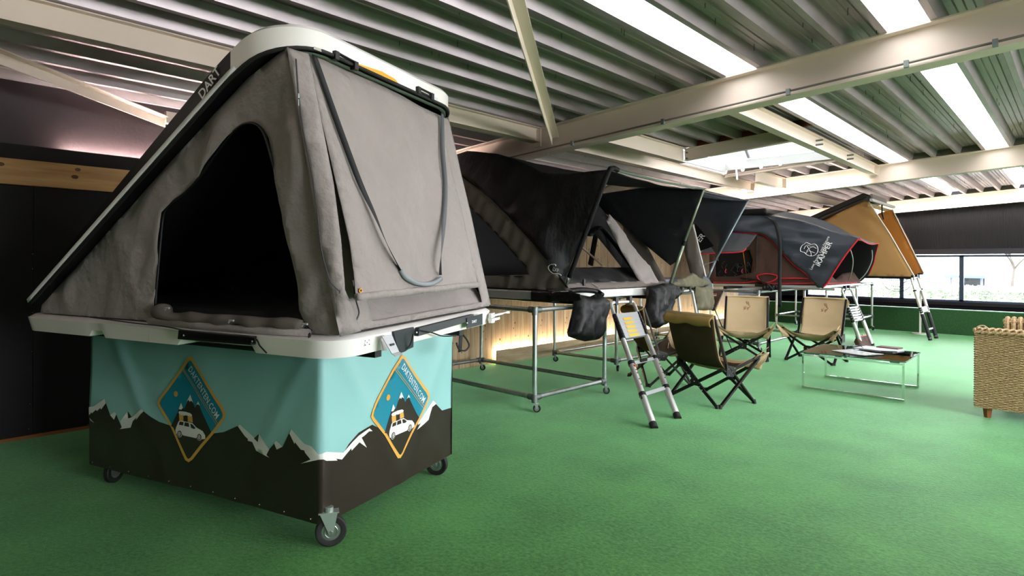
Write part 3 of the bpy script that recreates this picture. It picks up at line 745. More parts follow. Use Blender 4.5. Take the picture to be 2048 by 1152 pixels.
# frame of the cart and casters
fr = MB()
for a in (.04, CL - .04):
    for b in (.04, CW - .04):
        p = C0 - CU * a + CV * b; fr.bar(p + Vector((0, 0, .17)), p + Vector((0, 0, CZ1)), .04, .04, CU)
for z in (.17, CZ1 - .02):
    for b in (.04, CW - .04): fr.bar(C0 - CU * .02 + CV * b + Vector((0, 0, z)), C0 - CU * (CL - .02) + CV * b + Vector((0, 0, z)), .04, .04)
    for a in (.04, CL / 2, CL - .04): fr.bar(C0 - CU * a + CV * .02 + Vector((0, 0, z)), C0 - CU * a + CV * (CW - .02) + Vector((0, 0, z)), .04, .04)
fr.build('frame', M_BLACKP, cart)
M_HUB = mat('hub_zinc', '8f9690', .35, .8)
M_ZINC = mat('fork_zinc', 'b9c4bd', .3, .7)
def caster(parent, p, r, wd, ang, plate=True, steel=M_ALUB, name='caster'):
    """swivel caster: p is where the wheel meets the floor"""
    p = Vector(p); d = Vector((math.cos(ang), math.sin(ang), 0)); a = Vector((-d.y, d.x, 0)); c = p + Vector((0, 0, r))
    mb = MB(); n = 28
    prof = [(-.44, .6), (-.5, .68), (-.5, .93), (-.36, 1), (.36, 1), (.5, .93), (.5, .68), (.44, .6)]
    vv = []; 
    for i in range(n):
        t = 2 * PI * i / n
        for u_, k in prof: vv.append(c + a * (u_ * wd) + (d * math.cos(t) + Vector((0, 0, 1)) * math.sin(t)) * (r * k))
    m_ = len(prof); mb.add(vv, [(i * m_ + j, i * m_ + (j + 1) % m_, ((i + 1) % n) * m_ + (j + 1) % m_, ((i + 1) % n) * m_ + j) for i in range(n) for j in range(m_)])
    tyre = mb.build(name, M_RUBBER, parent, smooth='angle')
    hb = MB(); hb.cyl(c - a * wd * .40, c + a * wd * .40, r * .62, 24); hb.cyl(c - a * wd * .48, c + a * wd * .48, r * .48, 24); hb.cyl(c - a * wd * .5, c + a * wd * .5, r * .3, 16); hb.cyl(c - a * wd * .9, c + a * wd * .9, r * .1, 10)
    hb.tube([c + (d * math.cos(2 * PI * i / 20) + Vector((0, 0, 1)) * math.sin(2 * PI * i / 20)) * r * .40 + a * wd * .5 for i in range(21)], r * .035, 6); hb.tube([c + (d * math.cos(2 * PI * i / 20) + Vector((0, 0, 1)) * math.sin(2 * PI * i / 20)) * r * .40 - a * wd * .5 for i in range(21)], r * .035, 6)
    hb.build('hub', M_HUB, tyre)
    f = MB(); top = c + Vector((0, 0, r * 1.22)) - d * r * .35
    for s in (-1, 1):
        o_ = a * (s * wd * .66)
        f.prism([c + o_ - d * r * .14 - Vector((0, 0, r * .12)), c + o_ + d * r * .14 - Vector((0, 0, r * .1)), top + o_ + d * r * .75, top + o_ - d * r * .35], a * (s * .004))
    f.box(top + Vector((0, 0, .002)) + d * r * .2, (r * 1.3, wd * 1.5, .006), Matrix((d, a, Vector((0, 0, 1)))).transposed())
    f.cyl(top + Vector((0, 0, 0)) + d * r * .2, top + d * r * .2 + Vector((0, 0, r * .35)), r * .3, 14)
    f.build('fork', M_ZINC, tyre)
    return tyre
for a, b, an in ((-.02, .05, 1.1), (.06, CW - .1, .55), (CL - .13, .07, 2.25), (CL - .1, CW - .1, 1.4)):
    caster(cart, C0 - CU * a + CV * b, .078, .036, an)

# ------------------------------------------------------------------ tent 1
TY = math.radians(18.3); TU = Vector((math.cos(TY), math.sin(TY), 0)); TV = Vector((-math.sin(TY), math.cos(TY), 0)); T0 = Vector((-2.333, 1.314, 0))
def T(u, v, z): return T0 + TU * u + TV * v + Vector((0, 0, z + .028 * v))
def TF(px, py, v=0): return on_plane(px, py, T0 + TV * v, TV)
def TE(px, py, u=0): return on_plane(px, py, T0 + TU * u, TU)
t1 = thing('roof_tent', 'open wedge roof tent in light grey canvas with white and black hard shell', 'tent', T(-1.3, .75, 1.0), TY)
U0, V1 = -2.53, 1.46
def rrect_map(a, b, u0, u1, v0, v1, r):
    """unit square -> rounded rectangle"""
    x = u0 + (u1 - u0) * a; y = v0 + (v1 - v0) * b
    ru, rv = (u1 - u0), (v1 - v0)
    cx = min(max(x, u0 + r), u1 - r); cy_ = min(max(y, v0 + r), v1 - r); dx, dy = x - cx, y - cy_
    if dx and dy:
        m = max(abs(dx), abs(dy)); h = math.hypot(dx, dy); x = cx + dx * m / h; y = cy_ + dy * m / h
    return x, y
def slab(name, m, parent, u0, u1, v0, v1, r, ztop, zbot, inset=.0, nu=60, nv=30, edge=.03, mi_side=None, P=None, matfn=None, **kw):
    P = P or T
    g = lambda i, n: i / n
    mb = MB(); W = nu + 1
    def edge_d(x, y): return min(x - u0, u1 - x, y - v0, v1 - y)
    topv = []; botv = []
    for j in range(nv + 1):
        for i in range(nu + 1):
            x, y = rrect_map(g(i, nu), g(j, nv), u0, u1, v0, v1, r)
            d = min(g(i, nu), 1 - g(i, nu)) * (u1 - u0); d2 = min(g(j, nv), 1 - g(j, nv)) * (v1 - v0); d = min(d, d2)
            k = min(1, d / edge); drop = edge * .8 * (1 - math.sqrt(max(0, 1 - (1 - k) ** 2)))
            topv.append(P(x, y, ztop(x, y) - drop))
            xi = x + (1 if x < (u0 + u1) / 2 else -1) * inset; yi = y + (1 if y < (v0 + v1) / 2 else -1) * inset
            botv.append(P(xi if d < 1e-6 or True else x, yi, zbot(x, y)))
    mb.v = topv + botv; o = len(topv)
    for j in range(nv):
        for i in range(nu):
            q = (j * W + i, j * W + i + 1, (j + 1) * W + i + 1, (j + 1) * W + i)
            mb.f.append(q); mb.mi.append(matfn(i / nu, j / nv, 'top') if matfn else 0)
            mb.f.append(tuple(o + t for t in q[::-1])); mb.mi.append(matfn(i / nu, j / nv, 'bot') if matfn else 0)
    rim = [i for i in range(nu)] + [j * W + nu for j in range(nv)] + [nv * W + i for i in range(nu, 0, -1)] + [j * W for j in range(nv, 0, -1)]
    for a_ in range(len(rim)):
        p_, q_ = rim[a_], rim[(a_ + 1) % len(rim)]
        mb.f.append((p_, o + p_, o + q_, q_)); mb.mi.append(matfn((p_ % W) / nu, (p_ // W) / nv, 'side') if matfn else 0)
    mb.v = [tuple(p) for p in mb.v]
    return mb.build(name, m, parent, smooth='angle', **kw)
nt1 = (TF(185, 665) - T0).dot(TU), (TF(212, 668) - T0).dot(TU); nt2 = (TF(368, 695) - T0).dot(TU), (TF(520, 700) - T0).dot(TU)
def base_bot(x, y):
    z = 1.025
    if y < .12:
        if nt1[0] < x < nt1[1]: z += .035
        if nt2[0] < x < nt2[1]: z += .03
    return z
slab('base_shell', M_WHITEP, t1, U0 - .03, .02, -.03, V1 + .03, .16, lambda x, y: 1.122, base_bot, inset=.015, nu=100, nv=40, edge=.02)
slab('base_floor', M_BLACKP, t1, U0 + .1, -.1, .1, V1 - .08, .1, lambda x, y: 1.03, lambda x, y: 1.005, nu=6, nv=6, edge=.01)
slab('mattress', M_MATT, t1, U0 + .12, -.12, .1, V1 - .1, .1, lambda x, y: 1.19 + .006 * noise.noise(Vector((x * 4, y * 4, 0))), lambda x, y: 1.12, nu=30, nv=20, edge=.04)
# lid
def rim_z(x): 
    z = 1.138 + .65 * (x + 2.47)
    if x > -.72:
        t = (x + .72) / .42; z = 1.138 + .65 * 1.75 + .65 * .42 * (t - .28 * t * t)
    return z
def lid_t(x):
    K = ((-2.4, .05), (-2.1, .09), (-1.7, .115), (-1.3, .135), (-.8, .155), (-.55, .15), (-.25, .105))
    for (a, p), (b, q) in zip(K, K[1:]):
        if x <= b: return p + (q - p) * max(0, (x - a) / (b - a))
    return .105
LU0, LU1, LV0, LV1 = -2.37, -.27, -.045, V1 + .05
def lidmat(i, j, part):
    u = LU0 + (LU1 - LU0) * i
    if part == 'bot': return 1
    return 1 if u < -.64 else 0
slab('lid_shell', [M_WHITEP, M_BLACKSH], t1, LU0, LU1, LV0, LV1, .27, lambda x, y: rim_z(x) - .028 * y + lid_t(x), lambda x, y: rim_z(x) - .028 * y, inset=.0, nu=110, nv=60, edge=.03, matfn=lidmat)
def rim_path(off=.0, du=0, dz=0, a0=0, a1=1, n=160):
    """points round the rim: up the front side, round the nose, down the back side"""
    r = .27 + off; u0, u1, v0, v1 = LU0 - off, LU1 + off + du, LV0 - off, LV1 + off
    P = []
    for i in range(40): P.append((u0 + (u1 - r - u0) * i / 40, v0))
    for i in range(10): a = -PI / 2 + PI / 2 * i / 10; P.append((u1 - r + r * math.cos(a), v0 + r + r * math.sin(a)))
    for i in range(30): P.append((u1, v0 + r + (v1 - v0 - 2 * r) * i / 30))
    for i in range(10): a = PI / 2 * i / 10; P.append((u1 - r + r * math.cos(a), v1 - r + r * math.sin(a)))
    for i in range(41): P.append((u1 - r + (u0 - u1 + r) * i / 40, v1))
    return [T(u, v, rim_z(min(u, LU1)) - .028 * v + dz) for u, v in P]
MB().tube(rim_path(.001, 0, -.006), .010, 8).build('rim_seal', M_RUBBER, t1, smooth=True)
rp = rim_path(.012, 0, .014)[:40]
ribbon('white_stripe', rp, (rp[-1] - rp[0]).normalized().cross(TV), .024, M_WHITE, t1, .004)
ip = [p for p in rim_path(-.03, 0, -.012)]
MB().tube(ip[44:88], .014, 6, flat=.5).build('inner_rail', mat('rail_grey_green', '6c7d6c', .4, .5), t1)
# lettering on the black lid side
a = TF(408, 186, LV0 - .004); b = TF(434, 148, LV0 - .004); d = (b - a).normalized(); up = d.cross(TV) * -1
if up.z < 0: up = -up
text('DART', M_WHITE, t1, (a + b) / 2 , d * 1.0, up, (b - a).length * .56, 'lettering', .006, bold=.02)
# walls: front side with the arched door
front_pts = [T(-2.42, .03, 1.13), T(-1.2, .03, 1.13), T(-.02, .03, 1.13), T(.0, .045, 1.16), T(-.17, .035, 1.8), T(-.335, .03, rim_z(-.335) - .01)] + [T(u, .03, rim_z(u) - .005) for u in (-.6, -.9, -1.3, -1.7, -2.1, -2.4)]
door = [TF(*p, .03) for p in [(312, 642), (313, 600), (318, 540), (324, 470), (330, 425), (345, 405), (372, 385), (400, 355), (425, 320), (450, 285), (470, 262), (488, 249), (508, 247), (522, 256), (532, 275), (545, 320), (560, 378), (578, 460), (596, 550), (615, 648), (614, 658), (460, 648)]]
def front_fold(x, y, d):
    e = 0
    # vertical folds beside the door and under the nose
    e += .016 * math.exp(-((x - .95) / .05) ** 2) + .012 * math.exp(-((x - 1.08 + .1 * y) / .035) ** 2) - .012 * math.exp(-((x - 1.0) / .03) ** 2)
    e += .012 * math.sin(11 * (x - .2) + 6 * y) * max(0, min(1, (y + .1) / .5)) * .8
    return e * min(1, d / .08)
sheet('front_wall', front_pts, M_CANVAS, t1, holes=[door], h=.032, amp=.02, fs=(3.5, 2.2), seed=1, normal=-TV, fn=front_fold, pin=.1, rot=-.5)
bp = [p - TV * .004 for p in door]; MB().tube(curve_pts(bp, 3), .007, 6).build('door_binding', M_BLACKP, t1, smooth=True)
MB().tube([T(-.20, .022, 1.15), T(-.165, -.0, 1.125), T(-.155, -.012, 1.10)], .006, 6).build('door_zipper', M_BLACKP, t1)
# back wall and the dark inside
back_pts = [T(-2.42, V1 - .03, 1.13), T(-.02, V1 - .03, 1.13), T(-.34, V1 - .03, rim_z(-.34) - .05)] + [T(u, V1 - .03, rim_z(u) - .05) for u in (-.6, -1.3, -2.1, -2.4)]
sheet('rear_wall', back_pts, M_CANVAS, t1, h=.12, amp=.01, seed=3, normal=TV)
shade_ = MB()
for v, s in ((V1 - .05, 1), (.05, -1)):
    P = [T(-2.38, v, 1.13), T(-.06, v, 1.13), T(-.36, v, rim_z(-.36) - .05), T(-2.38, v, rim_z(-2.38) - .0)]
    if s == 1: shade_.add(P, [(0, 1, 2, 3)])
shade_.add([T(-.24, .05, 1.13), T(-.24, V1 - .05, 1.13), T(-.38, V1 - .05, rim_z(-.38) - .05), T(-.38, .05, rim_z(-.38) - .05)], [(0, 1, 2, 3)])
shade_.add([T(-2.38, .05, rim_z(-2.38) - .01), T(-2.38, V1 - .05, rim_z(-2.38) - .01), T(-.38, V1 - .05, rim_z(-.38) - .06), T(-.38, .05, rim_z(-.38) - .06)], [(0, 1, 2, 3)])
shade_.build('lining', M_CLOTHSHADE, t1, solid=.004)  # black sheets stand for the unlit grey canvas inside
# end wall, lower sill and hanging door flap
end_pts = [T(-.01, .1, 1.14), T(-.01, V1 - .03, 1.14), T(-.17, V1 - .02, 1.75), T(-.345, V1 - .02, rim_z(-.345) - .07), T(-.345, .8, rim_z(-.345) - .03), T(-.345, .06, rim_z(-.345) - .01), T(-.17, .05, 1.75)]
hole = [T(-.02, .24, 1.165), T(-.02, V1 - .14, 1.165), T(-.06, V1 - .16, 1.33), T(-.17, V1 - .35, 1.75), T(-.27, V1 - .4, 2.1), T(-.27, .35, 2.1), T(-.17, .30, 1.75), T(-.06, .24, 1.33)]
sheet('end_wall', end_pts, M_CANVAS, t1, holes=[hole], h=.045, amp=.014, fs=(7, 1.2), seed=4, normal=TU, pin=.06)
sheet('sill_panel', [T(-.015, .14, 1.135), T(-.015, V1 - .03, 1.135), T(-.13, V1 - .1, 1.30), T(-.12, .3, 1.29)], M_CANVAS, t1, h=.05, amp=.006, fs=(1.5, 5), seed=8, normal=TU)
def flap_fold(x, y, d): return (.010 * math.sin(6 * x + 5 * y) + .008 * math.sin(13 * x - 4 * y + 1)) * min(1, d / .1)
fl = [TE(712, 597, .06), TE(955, 571, .06)]
fl_r = [TE(945, 520, .0), TE(925, 430, -.10), TE(903, 340, -.22), TE(886, 262, -.30), TE(878, 235, -.32)]
fl_t = [TE(800, 190, -.325), TE(720, 150, -.325), TE(650, 117, -.325), TE(617, 106, -.32)]
fl_l = [TE(628, 165, -.26), TE(642, 240, -.2), TE(664, 330, -.12), TE(684, 415, -.05), TE(700, 490, .0), TE(708, 550, .02)]
sheet('door_flap', fl + fl_r + fl_t + fl_l, M_CANVAS, t1, h=.035, amp=.011, fs=(3, 2.2), seed=12, normal=TU, fn=flap_fold, pin=.15)
hem = [TE(713 + (955 - 713) * i / 30, 594 - 25 * i / 30 + .4 * math.sin(i * .7), .067 + .002 * math.sin(i * 2.1)) for i in range(31)]
MB().tube(hem, .017, 10).build('flap_hem', M_CANVAS, t1, smooth=True)
# narrow upright panel between corner fold and flap, with its zipper
sheet('corner_panel', [T(-.336, .02, rim_z(-.336) - .015), TE(617, 108, -.30), TE(640, 230, -.2), TE(668, 370, -.1), TE(682, 480, -.03), TE(690, 580, .015), TE(714, 640, .025), TE(722, 662, .028), T(.012, .0, 1.128), T(-.10, .0, 1.5), T(-.22, .01, 2.0)], M_CANVAS, t1, h=.035, amp=.016, fs=(9, .9), seed=15, normal=TU - TV, pin=.05)
zp = curve_pts([TE(592, 120, -.30), TE(597, 190, -.24), TE(606, 260, -.18), TE(622, 340, -.12), TE(634, 420, -.06), TE(643, 500, -.02), TE(660, 560, .02), TE(680, 583, .034)], 6)
ribbon('zipper', [p + (TU - TV) * .012 for p in zp], TV, .008, M_BLACKP, t1)
zz = TE(597, 195, -.22) + (TU - TV) * .02
MB().box(zz, (.008, .008, .02)).box(zz - Vector((0, 0, .03)), (.006, .004, .03)).build('zipper_pull', M_FITTING, t1)
zz = TE(680, 583, .036) + (TU - TV) * .008
MB().box(zz, (.006, .006, .016)).build('zipper_pull', M_BLACKP, t1)
edge = [TE(705, 560, .03), TE(712, 600, .03), TE(718, 625, .028), TE(713, 640, .026)]
MB().tube(curve_pts(edge, 5), .004, 6).build('piping', M_BLACKP, t1)
# looped carrying straps on the flap
nrm = TU * .022
sl = curve_pts([TE(622, 112, -.315) + nrm, TE(648, 190, -.25) + nrm, TE(680, 280, -.165) + nrm, TE(712, 365, -.09) + nrm, TE(742, 430, -.04) + nrm, TE(770, 495, .0) + nrm, TE(797, 545, .03) + nrm], 6)
ribbon('strap', sl, [(TV * math.cos(.6 * math.sin(i * .14)) + TU * math.sin(.9 * math.sin(i * .14))).normalized() for i in range(len(sl))], .03, M_WEB, t1, .002)
sr_ = curve_pts([TE(879, 228, -.32) + nrm, TE(879, 300, -.235) + nrm, TE(884, 370, -.145) + nrm, TE(881, 450, -.045) + nrm, TE(875, 520, .02) + nrm, TE(874, 550, .02) + nrm], 6)
ribbon('strap', sr_, [(TV * math.cos(1.1 * math.sin(i * .16)) + TU * math.sin(1.1 * math.sin(i * .16))).normalized() for i in range(len(sr_))], .03, M_WEBG, t1, .002)
MB().tube(curve_pts([TE(794, 540, .03) + nrm, TE(806, 556, .045) + nrm, TE(830, 567, .05) + nrm, TE(856, 567, .045) + nrm, TE(875, 557, .03) + nrm], 6), .012, 10).build('strap_handle', mat('handle_grey', '83898c', .5), t1, smooth=True)
for px, py in ((719, 581), (949, 560)):
    c = TE(px, py, .05 if px < 800 else .03) + TU * .004
    MB().tube([c, c + TU * .004], [.012, .011], 14).build('grommet', M_BRASS, t1); MB().tube([c + TU * .0035, c + TU * .0045], .005, 10).build('grommet_hole', M_CLOTHSHADE, t1)
# rolled door canvas on the sill
rl = [(T(-1.27 + 1.05 * i / 26, .005 + .008 * math.sin(i * 1.3), 1.165 + (.02 if i < 3 else .004 * math.sin(i * .9)) )) for i in range(27)]
MB().tube(rl, [.026 + .004 * math.sin(i * 1.1) + (.012 if i in (1, 2) else 0) for i in range(27)], 12, flat=1.1).build('rolled_door', M_CANVASD, t1, smooth=True)
MB().tube([T(-1.3, .0, 1.135), T(-.9, -.012, 1.13), T(-.5, -.012, 1.13), T(-.17, .0, 1.135)], .018, 8).build('sill_edge', M_CANVAS, t1, smooth=True)
for px, py in ((335, 616), (463, 641), (610, 648)):
    c = TF(px, py, -.035); MB().tube([c - TU * .014, c + TU * .014], .005, 8).tube([c - TU * .01, c - TU * .02 + Vector((0, 0, -.012))], .004, 6).build('toggle', M_ALUB, t1)
# fittings
def plate(name, pts, ext, m, parent=t1, **kw): return MB().prism(pts, ext).build(name, m, parent, **kw)
v_ = -.034
bar = plate('handle_bar', [TF(366, 677, v_), TF(512, 689, v_), TF(514, 672, v_), TF(368, 659, v_)], -TV * .03, M_BLACKP, bevel=.002)
plate('handle_bar_face', [TF(364, 673, v_ - .03), TF(512, 686, v_ - .03), TF(511, 676, v_ - .03), TF(365, 666, v_ - .03)], -TV * .006, M_BLACKSH)
for px, py in ((368, 671), (505, 683)): MB().ball(TF(px, py, v_ - .036), .006, 10).build('screw', M_RIVET, t1)
u_ = .022
plate('rail_bar', [TE(828, 672, u_), TE(940, 640, u_), TE(940, 628, u_), TE(830, 655, u_)], TU * .028, mat('charcoal_bar', '2a2d31', .45), bevel=.002)
npl = plate('name_plate', [TE(933, 657, u_ + .03), TE(964, 649, u_ + .03), TE(964, 627, u_ + .03), TE(933, 636, u_ + .03)], TU * .004, M_PLATE)
c = TE(948.5, 643, u_ + .035); text('DART', M_WHITE, t1, c, TV, Vector((0, 0, 1)), .022, 'lettering', .001, bold=.02)
MB().ball(TE(934, 646, u_ + .036), .006, 10).build('screw', M_RIVET, t1); MB().ball(TE(833, 665, u_ + .03), .006, 10).build('screw', M_RIVET, t1)
plate('black_plate', [TE(790, 690, u_), TE(797, 705, u_), TE(823, 694, u_), TE(824, 654, u_), TE(784, 663, u_)], TU * .012, M_PLATE)
plate('square_plate', [TE(728, 692, u_ - .01), TE(740, 691, u_ - .002), TE(741, 677, u_ - .002), TE(729, 679, u_ - .01)], TU * .006, M_ALU)
for px, py in ((730.5, 681.5), (738.5, 680), (731, 690), (739, 688.5), (734.5, 685)): MB().ball(TE(px, py, u_ + .004), .003, 8).build('screw', M_FITTING, t1)
lt = MB(); 
lt.prism([TE(762, 677, u_ + .005), TE(768, 700, u_ + .03), TE(764, 703, u_ + .03), TE(760, 682, u_ + .005)], TV * .04)
lt.build('latch_bracket', M_ALU, t1)
lt = MB(); lt.prism([TE(763, 673, u_ + .035), TE(782, 669, u_ + .035), TE(797, 703, u_ + .07), TE(783, 708, u_ + .07)], TU * .004)
lt.prism([TE(783, 707, u_ + .07), TE(797, 703, u_ + .07), TE(804, 708, u_ + .09), TE(790, 713, u_ + .09)], TU * .005)
lt.build('latch', M_ALUB, t1); plate('latch_slot', [TE(780, 688, u_ + .06), TE(788, 686, u_ + .06), TE(789, 690, u_ + .062), TE(781, 692, u_ + .062)], TU * .002, M_BLACKP)
lt = MB(); lt.prism([TE(977, 646, u_), TE(984, 645, u_), TE(984, 625, u_), TE(977, 627, u_)], TU * .02); lt.bar(TE(980, 632, u_ + .02), TE(1003, 627, u_ + .03), .02, .012); lt.bar(TE(980, 640, u_ + .02), TE(996, 636, u_ + .03), .03, .016)
lt.cyl(TE(998, 629, u_ + .03), TE(1012, 625, u_ + .03), .006, 8); lt.box(TE(1014, 624.5, u_ + .03), (.02, .03, .014)); lt.build('latch', M_ALU, t1)
# hooks, sticker and seal on the nose of the lid
def nose(px, py, du=.0): return TE(px, py, LU1 + du)
for (x0, y0), (x1, y1) in (((667, 110), (712, 134)), ((833, 180), (864, 195))):
    a, b = nose(x0, y0, .004), nose(x1, y1, .004); d = (b - a).normalized()
    mb = MB(); 
    for c in (a + d * .012, b - d * .012): mb.box(c, (.035, .03, .045), Matrix.Rotation(TY, 3, 'Z'))
    mb.bar(a, b, .012, .012, (0, 0, 1)); mb.bar(a + Vector((0, 0, .018)), b + Vector((0, 0, .018)), .03, .008)
    mb.build('lid_latch', M_BLACKP, t1, bevel=.004)
plate('sticker', [nose(713, 133, .002), nose(797, 167, .002), nose(790, 158, .002), nose(764, 143, .002), nose(714, 127, .002)], TU * .0015, M_AMBER)
plate('label_tag', [nose(627, 98, .002), nose(643, 104, .002), nose(642, 98, .002), nose(628, 93, .002)], TU * .0015, mat('silver_tag', 'b9b3a6', .4))
plate('label_tag', [nose(866, 198, .002), nose(876, 203, .002), nose(875, 196, .002), nose(866, 192, .002)], TU * .0015, M_ALU)
# lower corner of the lid seen at the back end
# loose cord along the base, strap below
MB().tube(curve_pts([TF(180, 634, -.04), TF(260, 645, -.045), TF(330, 653, -.05), TF(372, 661, -.06), TF(440, 668, -.06), TF(505, 675, -.06), TF(520, 692, -.05), TF(533, 706, -.045)], 6), .0035, 6).build('cord', M_BLACKP, t1)
MB().tube(curve_pts([TE(795, 706, .03), TE(812, 700, .035), TE(822, 686, .05), TE(826, 668, .06)], 6), .004, 6).build('cord', M_BLACKP, t1)
MB().tube(curve_pts([TE(835, 660, .055), TE(860, 664, .06), TE(885, 672, .05), TE(912, 671, .03)], 6), .004, 6).build('cord', M_BLACKP, t1)
sb = MB()
for v in (.35, 1.15): sb.bar(T(U0 + .15, v, .995), T(-.06, v, .995), .05, .04)
sb.build('mounting_rail', M_BLACKP, t1)
hs = T(-.2, V1 - .12, 1.0)
cs = TE(925, 672, -.12)
sp_ = MB()
ribbon('hanging_strap', [TE(922, 668, -.1), TE(921, 685, -.1), TE(920, 704, -.1)], TV, .042, M_WEB, t1, .003)
MB().tube(curve_pts([TE(926, 670, -.1), TE(934, 680, -.1), TE(938, 692, -.1), TE(930, 701, -.1), TE(918, 698, -.1), TE(913, 686, -.1)], 6), .006, 6).build('strap_loop', M_WEB, t1)
# ================================================================== pipe racks
def rack(label, x0, x1, y0, y1, zt, zl, cz=.1, cast=None, r=.024, mids=(), group=None):
    t = thing('pipe_rack', label, 'rack', ((x0 + x1) / 2, (y0 + y1) / 2, 0), group=group)
    for x in (x0, x1):
        for y in (y0, y1): MB().cyl((x, y, cz), (x, y, zt), r, 14).build('post', M_STEEL, t, smooth='angle')
    for x, y in mids: MB().cyl((x, y, .02), (x, y, zt), r, 14).build('post', M_STEEL, t, smooth='angle')
    for z in (zt, zl):
        for y in (y0, y1): MB().cyl((x0, y, z), (x1, y, z), r * .95, 14).build('rail', M_STEEL, t, smooth='angle')
        for x in (x0, x1): MB().cyl((x, y0, z), (x, y1, z), r * .95, 14).build('rail', M_STEEL, t, smooth='angle')
    for x, sx in ((x0, 1), (x1, -1)):
        for y, sy in ((y0, 1), (y1, -1)):
            for z in (zt, zl):
                f = MB(); f.cyl((x, y, z - .05), (x, y, z + .03), r * 1.3, 14); f.cyl((x, y, z), (x + sx * .075, y, z), r * 1.3, 14); f.cyl((x, y, z), (x, y + sy * .075, z), r * 1.3, 14)
                f.build('corner_fitting', M_FITTING, t, smooth='angle')
            if cz > .05: 
                o = caster(t, (x + .02, y + .01, 0), .038, .026, (x * 7 + y * 5) % 2 + .3, name='caster')
                MB().cyl((x + .01, y, .085), (x, y, cz + .03), .012, 8).build('stem', M_FITTING, o)
    return t
rack('galvanised pipe rack on casters carrying the black tent nearest the wedge tent', -5.88, -3.85, 4.29, 5.46, 1.0, .145)
rack('galvanised pipe rack behind the folding chairs, under the narrow black awning tent', -5.65, -4.555, 6.73, 9.1, 1.0, .14)
rack('galvanised pipe rack carrying the tent with red piping', -5.85, -3.92, 9.98, 12.25, 1.0, .13)
rack('galvanised pipe rack carrying the tan wedge tent', -5.05, -3.42, 13.9, 15.15, 1.05, .32, .1, mids=((-4.0, 13.9),))

def base_tube(t, x0, x1, y0, y1, z0, z1, m=M_ALU, d=.06):
    for a, b in (((x0, y0), (x1, y0)), ((x1, y0), (x1, y1)), ((x1, y1), (x0, y1)), ((x0, y1), (x0, y0))):
        MB().bar((a[0], a[1], (z0 + z1) / 2), (b[0], b[1], (z0 + z1) / 2), d, z1 - z0).build('base_profile', m, t, bevel=.012)
# ------------------------------------------------------------------ tent 2: black awning tent
t2 = thing('roof_tent', 'black soft roof tent with wide open awning, behind the wedge tent', 'tent', (-4.9, 5.85, 1.0))
X0, X1, Y0, Y1 = -5.95, -3.9, 4.56, 7.0
base_tube(t2, X0, X1, Y0, Y1, 1.075, 1.168)
for y in (Y0 + .5, Y1 - .5): MB().bar((X0, y, 1.045), (X1, y, 1.045), .06, .045).build('mounting_rail', M_BLACKP, t2)
MB().box(((X0 + X1) / 2, (Y0 + Y1) / 2, 1.2), (X1 - X0 - .1, Y1 - Y0 - .1, .09)).build('mattress', M_MATT, t2, bevel=.02)
cw = MB()
for q in (AY(1092, 598, Y0 - .04),): pass
MB().box((X1 - .06, Y0 - .035, 1.12), (.30, .05, .115)).box((X1 + .035, Y0 + .05, 1.12), (.05, .16, .115)).build('corner_cover', M_BLACKP, t2, bevel=.02)
pts = [(1092, 592), (1110, 584), (1135, 583), (1160, 588), (1163, 600), (1150, 603), (1100, 603)]
sheet('corner_wrap', [AY(x, y, Y0 - .07) for x, y in pts], M_BAG, t2, h=.04, amp=.01, fs=(12, 12), seed=4, normal=(0, -1, 0))
foot1 = Vector((-3.9, 4.80, 1.17)); top1 = Vector((-3.33, 4.78, 2.372)); foot2 = Vector((-3.9, 6.97, 1.20)); top2 = Vector((-3.37, 6.86, 2.386))
# fly roof from the back over the ridge to the awning edge
prof = [(-6.05, 2.05), (-5.9, 2.5), (-5.6, 2.76), (-5.3, 2.8), (-4.79, 2.70), (-4.5, 2.60), (-4.21, 2.50), (-3.8, 2.43), (-3.35, 2.378)]
def fly2(a, b):
    i = a * (len(prof) - 1); k = min(int(i), len(prof) - 2); f = i - k
    x = prof[k][0] * (1 - f) + prof[k + 1][0] * f; z = prof[k][1] * (1 - f) + prof[k + 1][1] * f
    sag = .08 * math.sin(PI * b) * (.4 + a) * .4 + .07 * math.exp(-((a - .80) / .13) ** 2) * (1 - b)
    return Vector((x, Y0 + .05 + (Y1 - Y0 - .08) * b + .19 * a * (1 - b) * .9 - .08 * a * b, z - sag + .012 * noise.noise(Vector((x * 4, b * 9, 1)))))
MB().grid(fly2, 48, 40).build('fly_roof', M_FLY, t2, smooth=True, solid=.003)
near = [fly2(i / 20, 0) for i in range(6, 21)] + [top1, foot1 + Vector((.0, -.03, .05))]
low = [AY(1137, 576, Y0 + .0), AY(1100, 528, Y0 - .02), AY(1060, 478, Y0 - .0), AY(1010, 425, Y0), AY(960, 378, Y0), AY(925, 352, Y0), AY(908, 345, Y0)]
def wing_fold(x, y, d): return .008 * math.sin(26 * x + 9 * y) * min(1, d / .12)
sheet('fly_side', near + low, M_FLY, t2, h=.05, amp=.028, fs=(5, 2.2), seed=21, normal=(0, -1, 0), rot=-.6, pin=.1, fn=wing_fold)
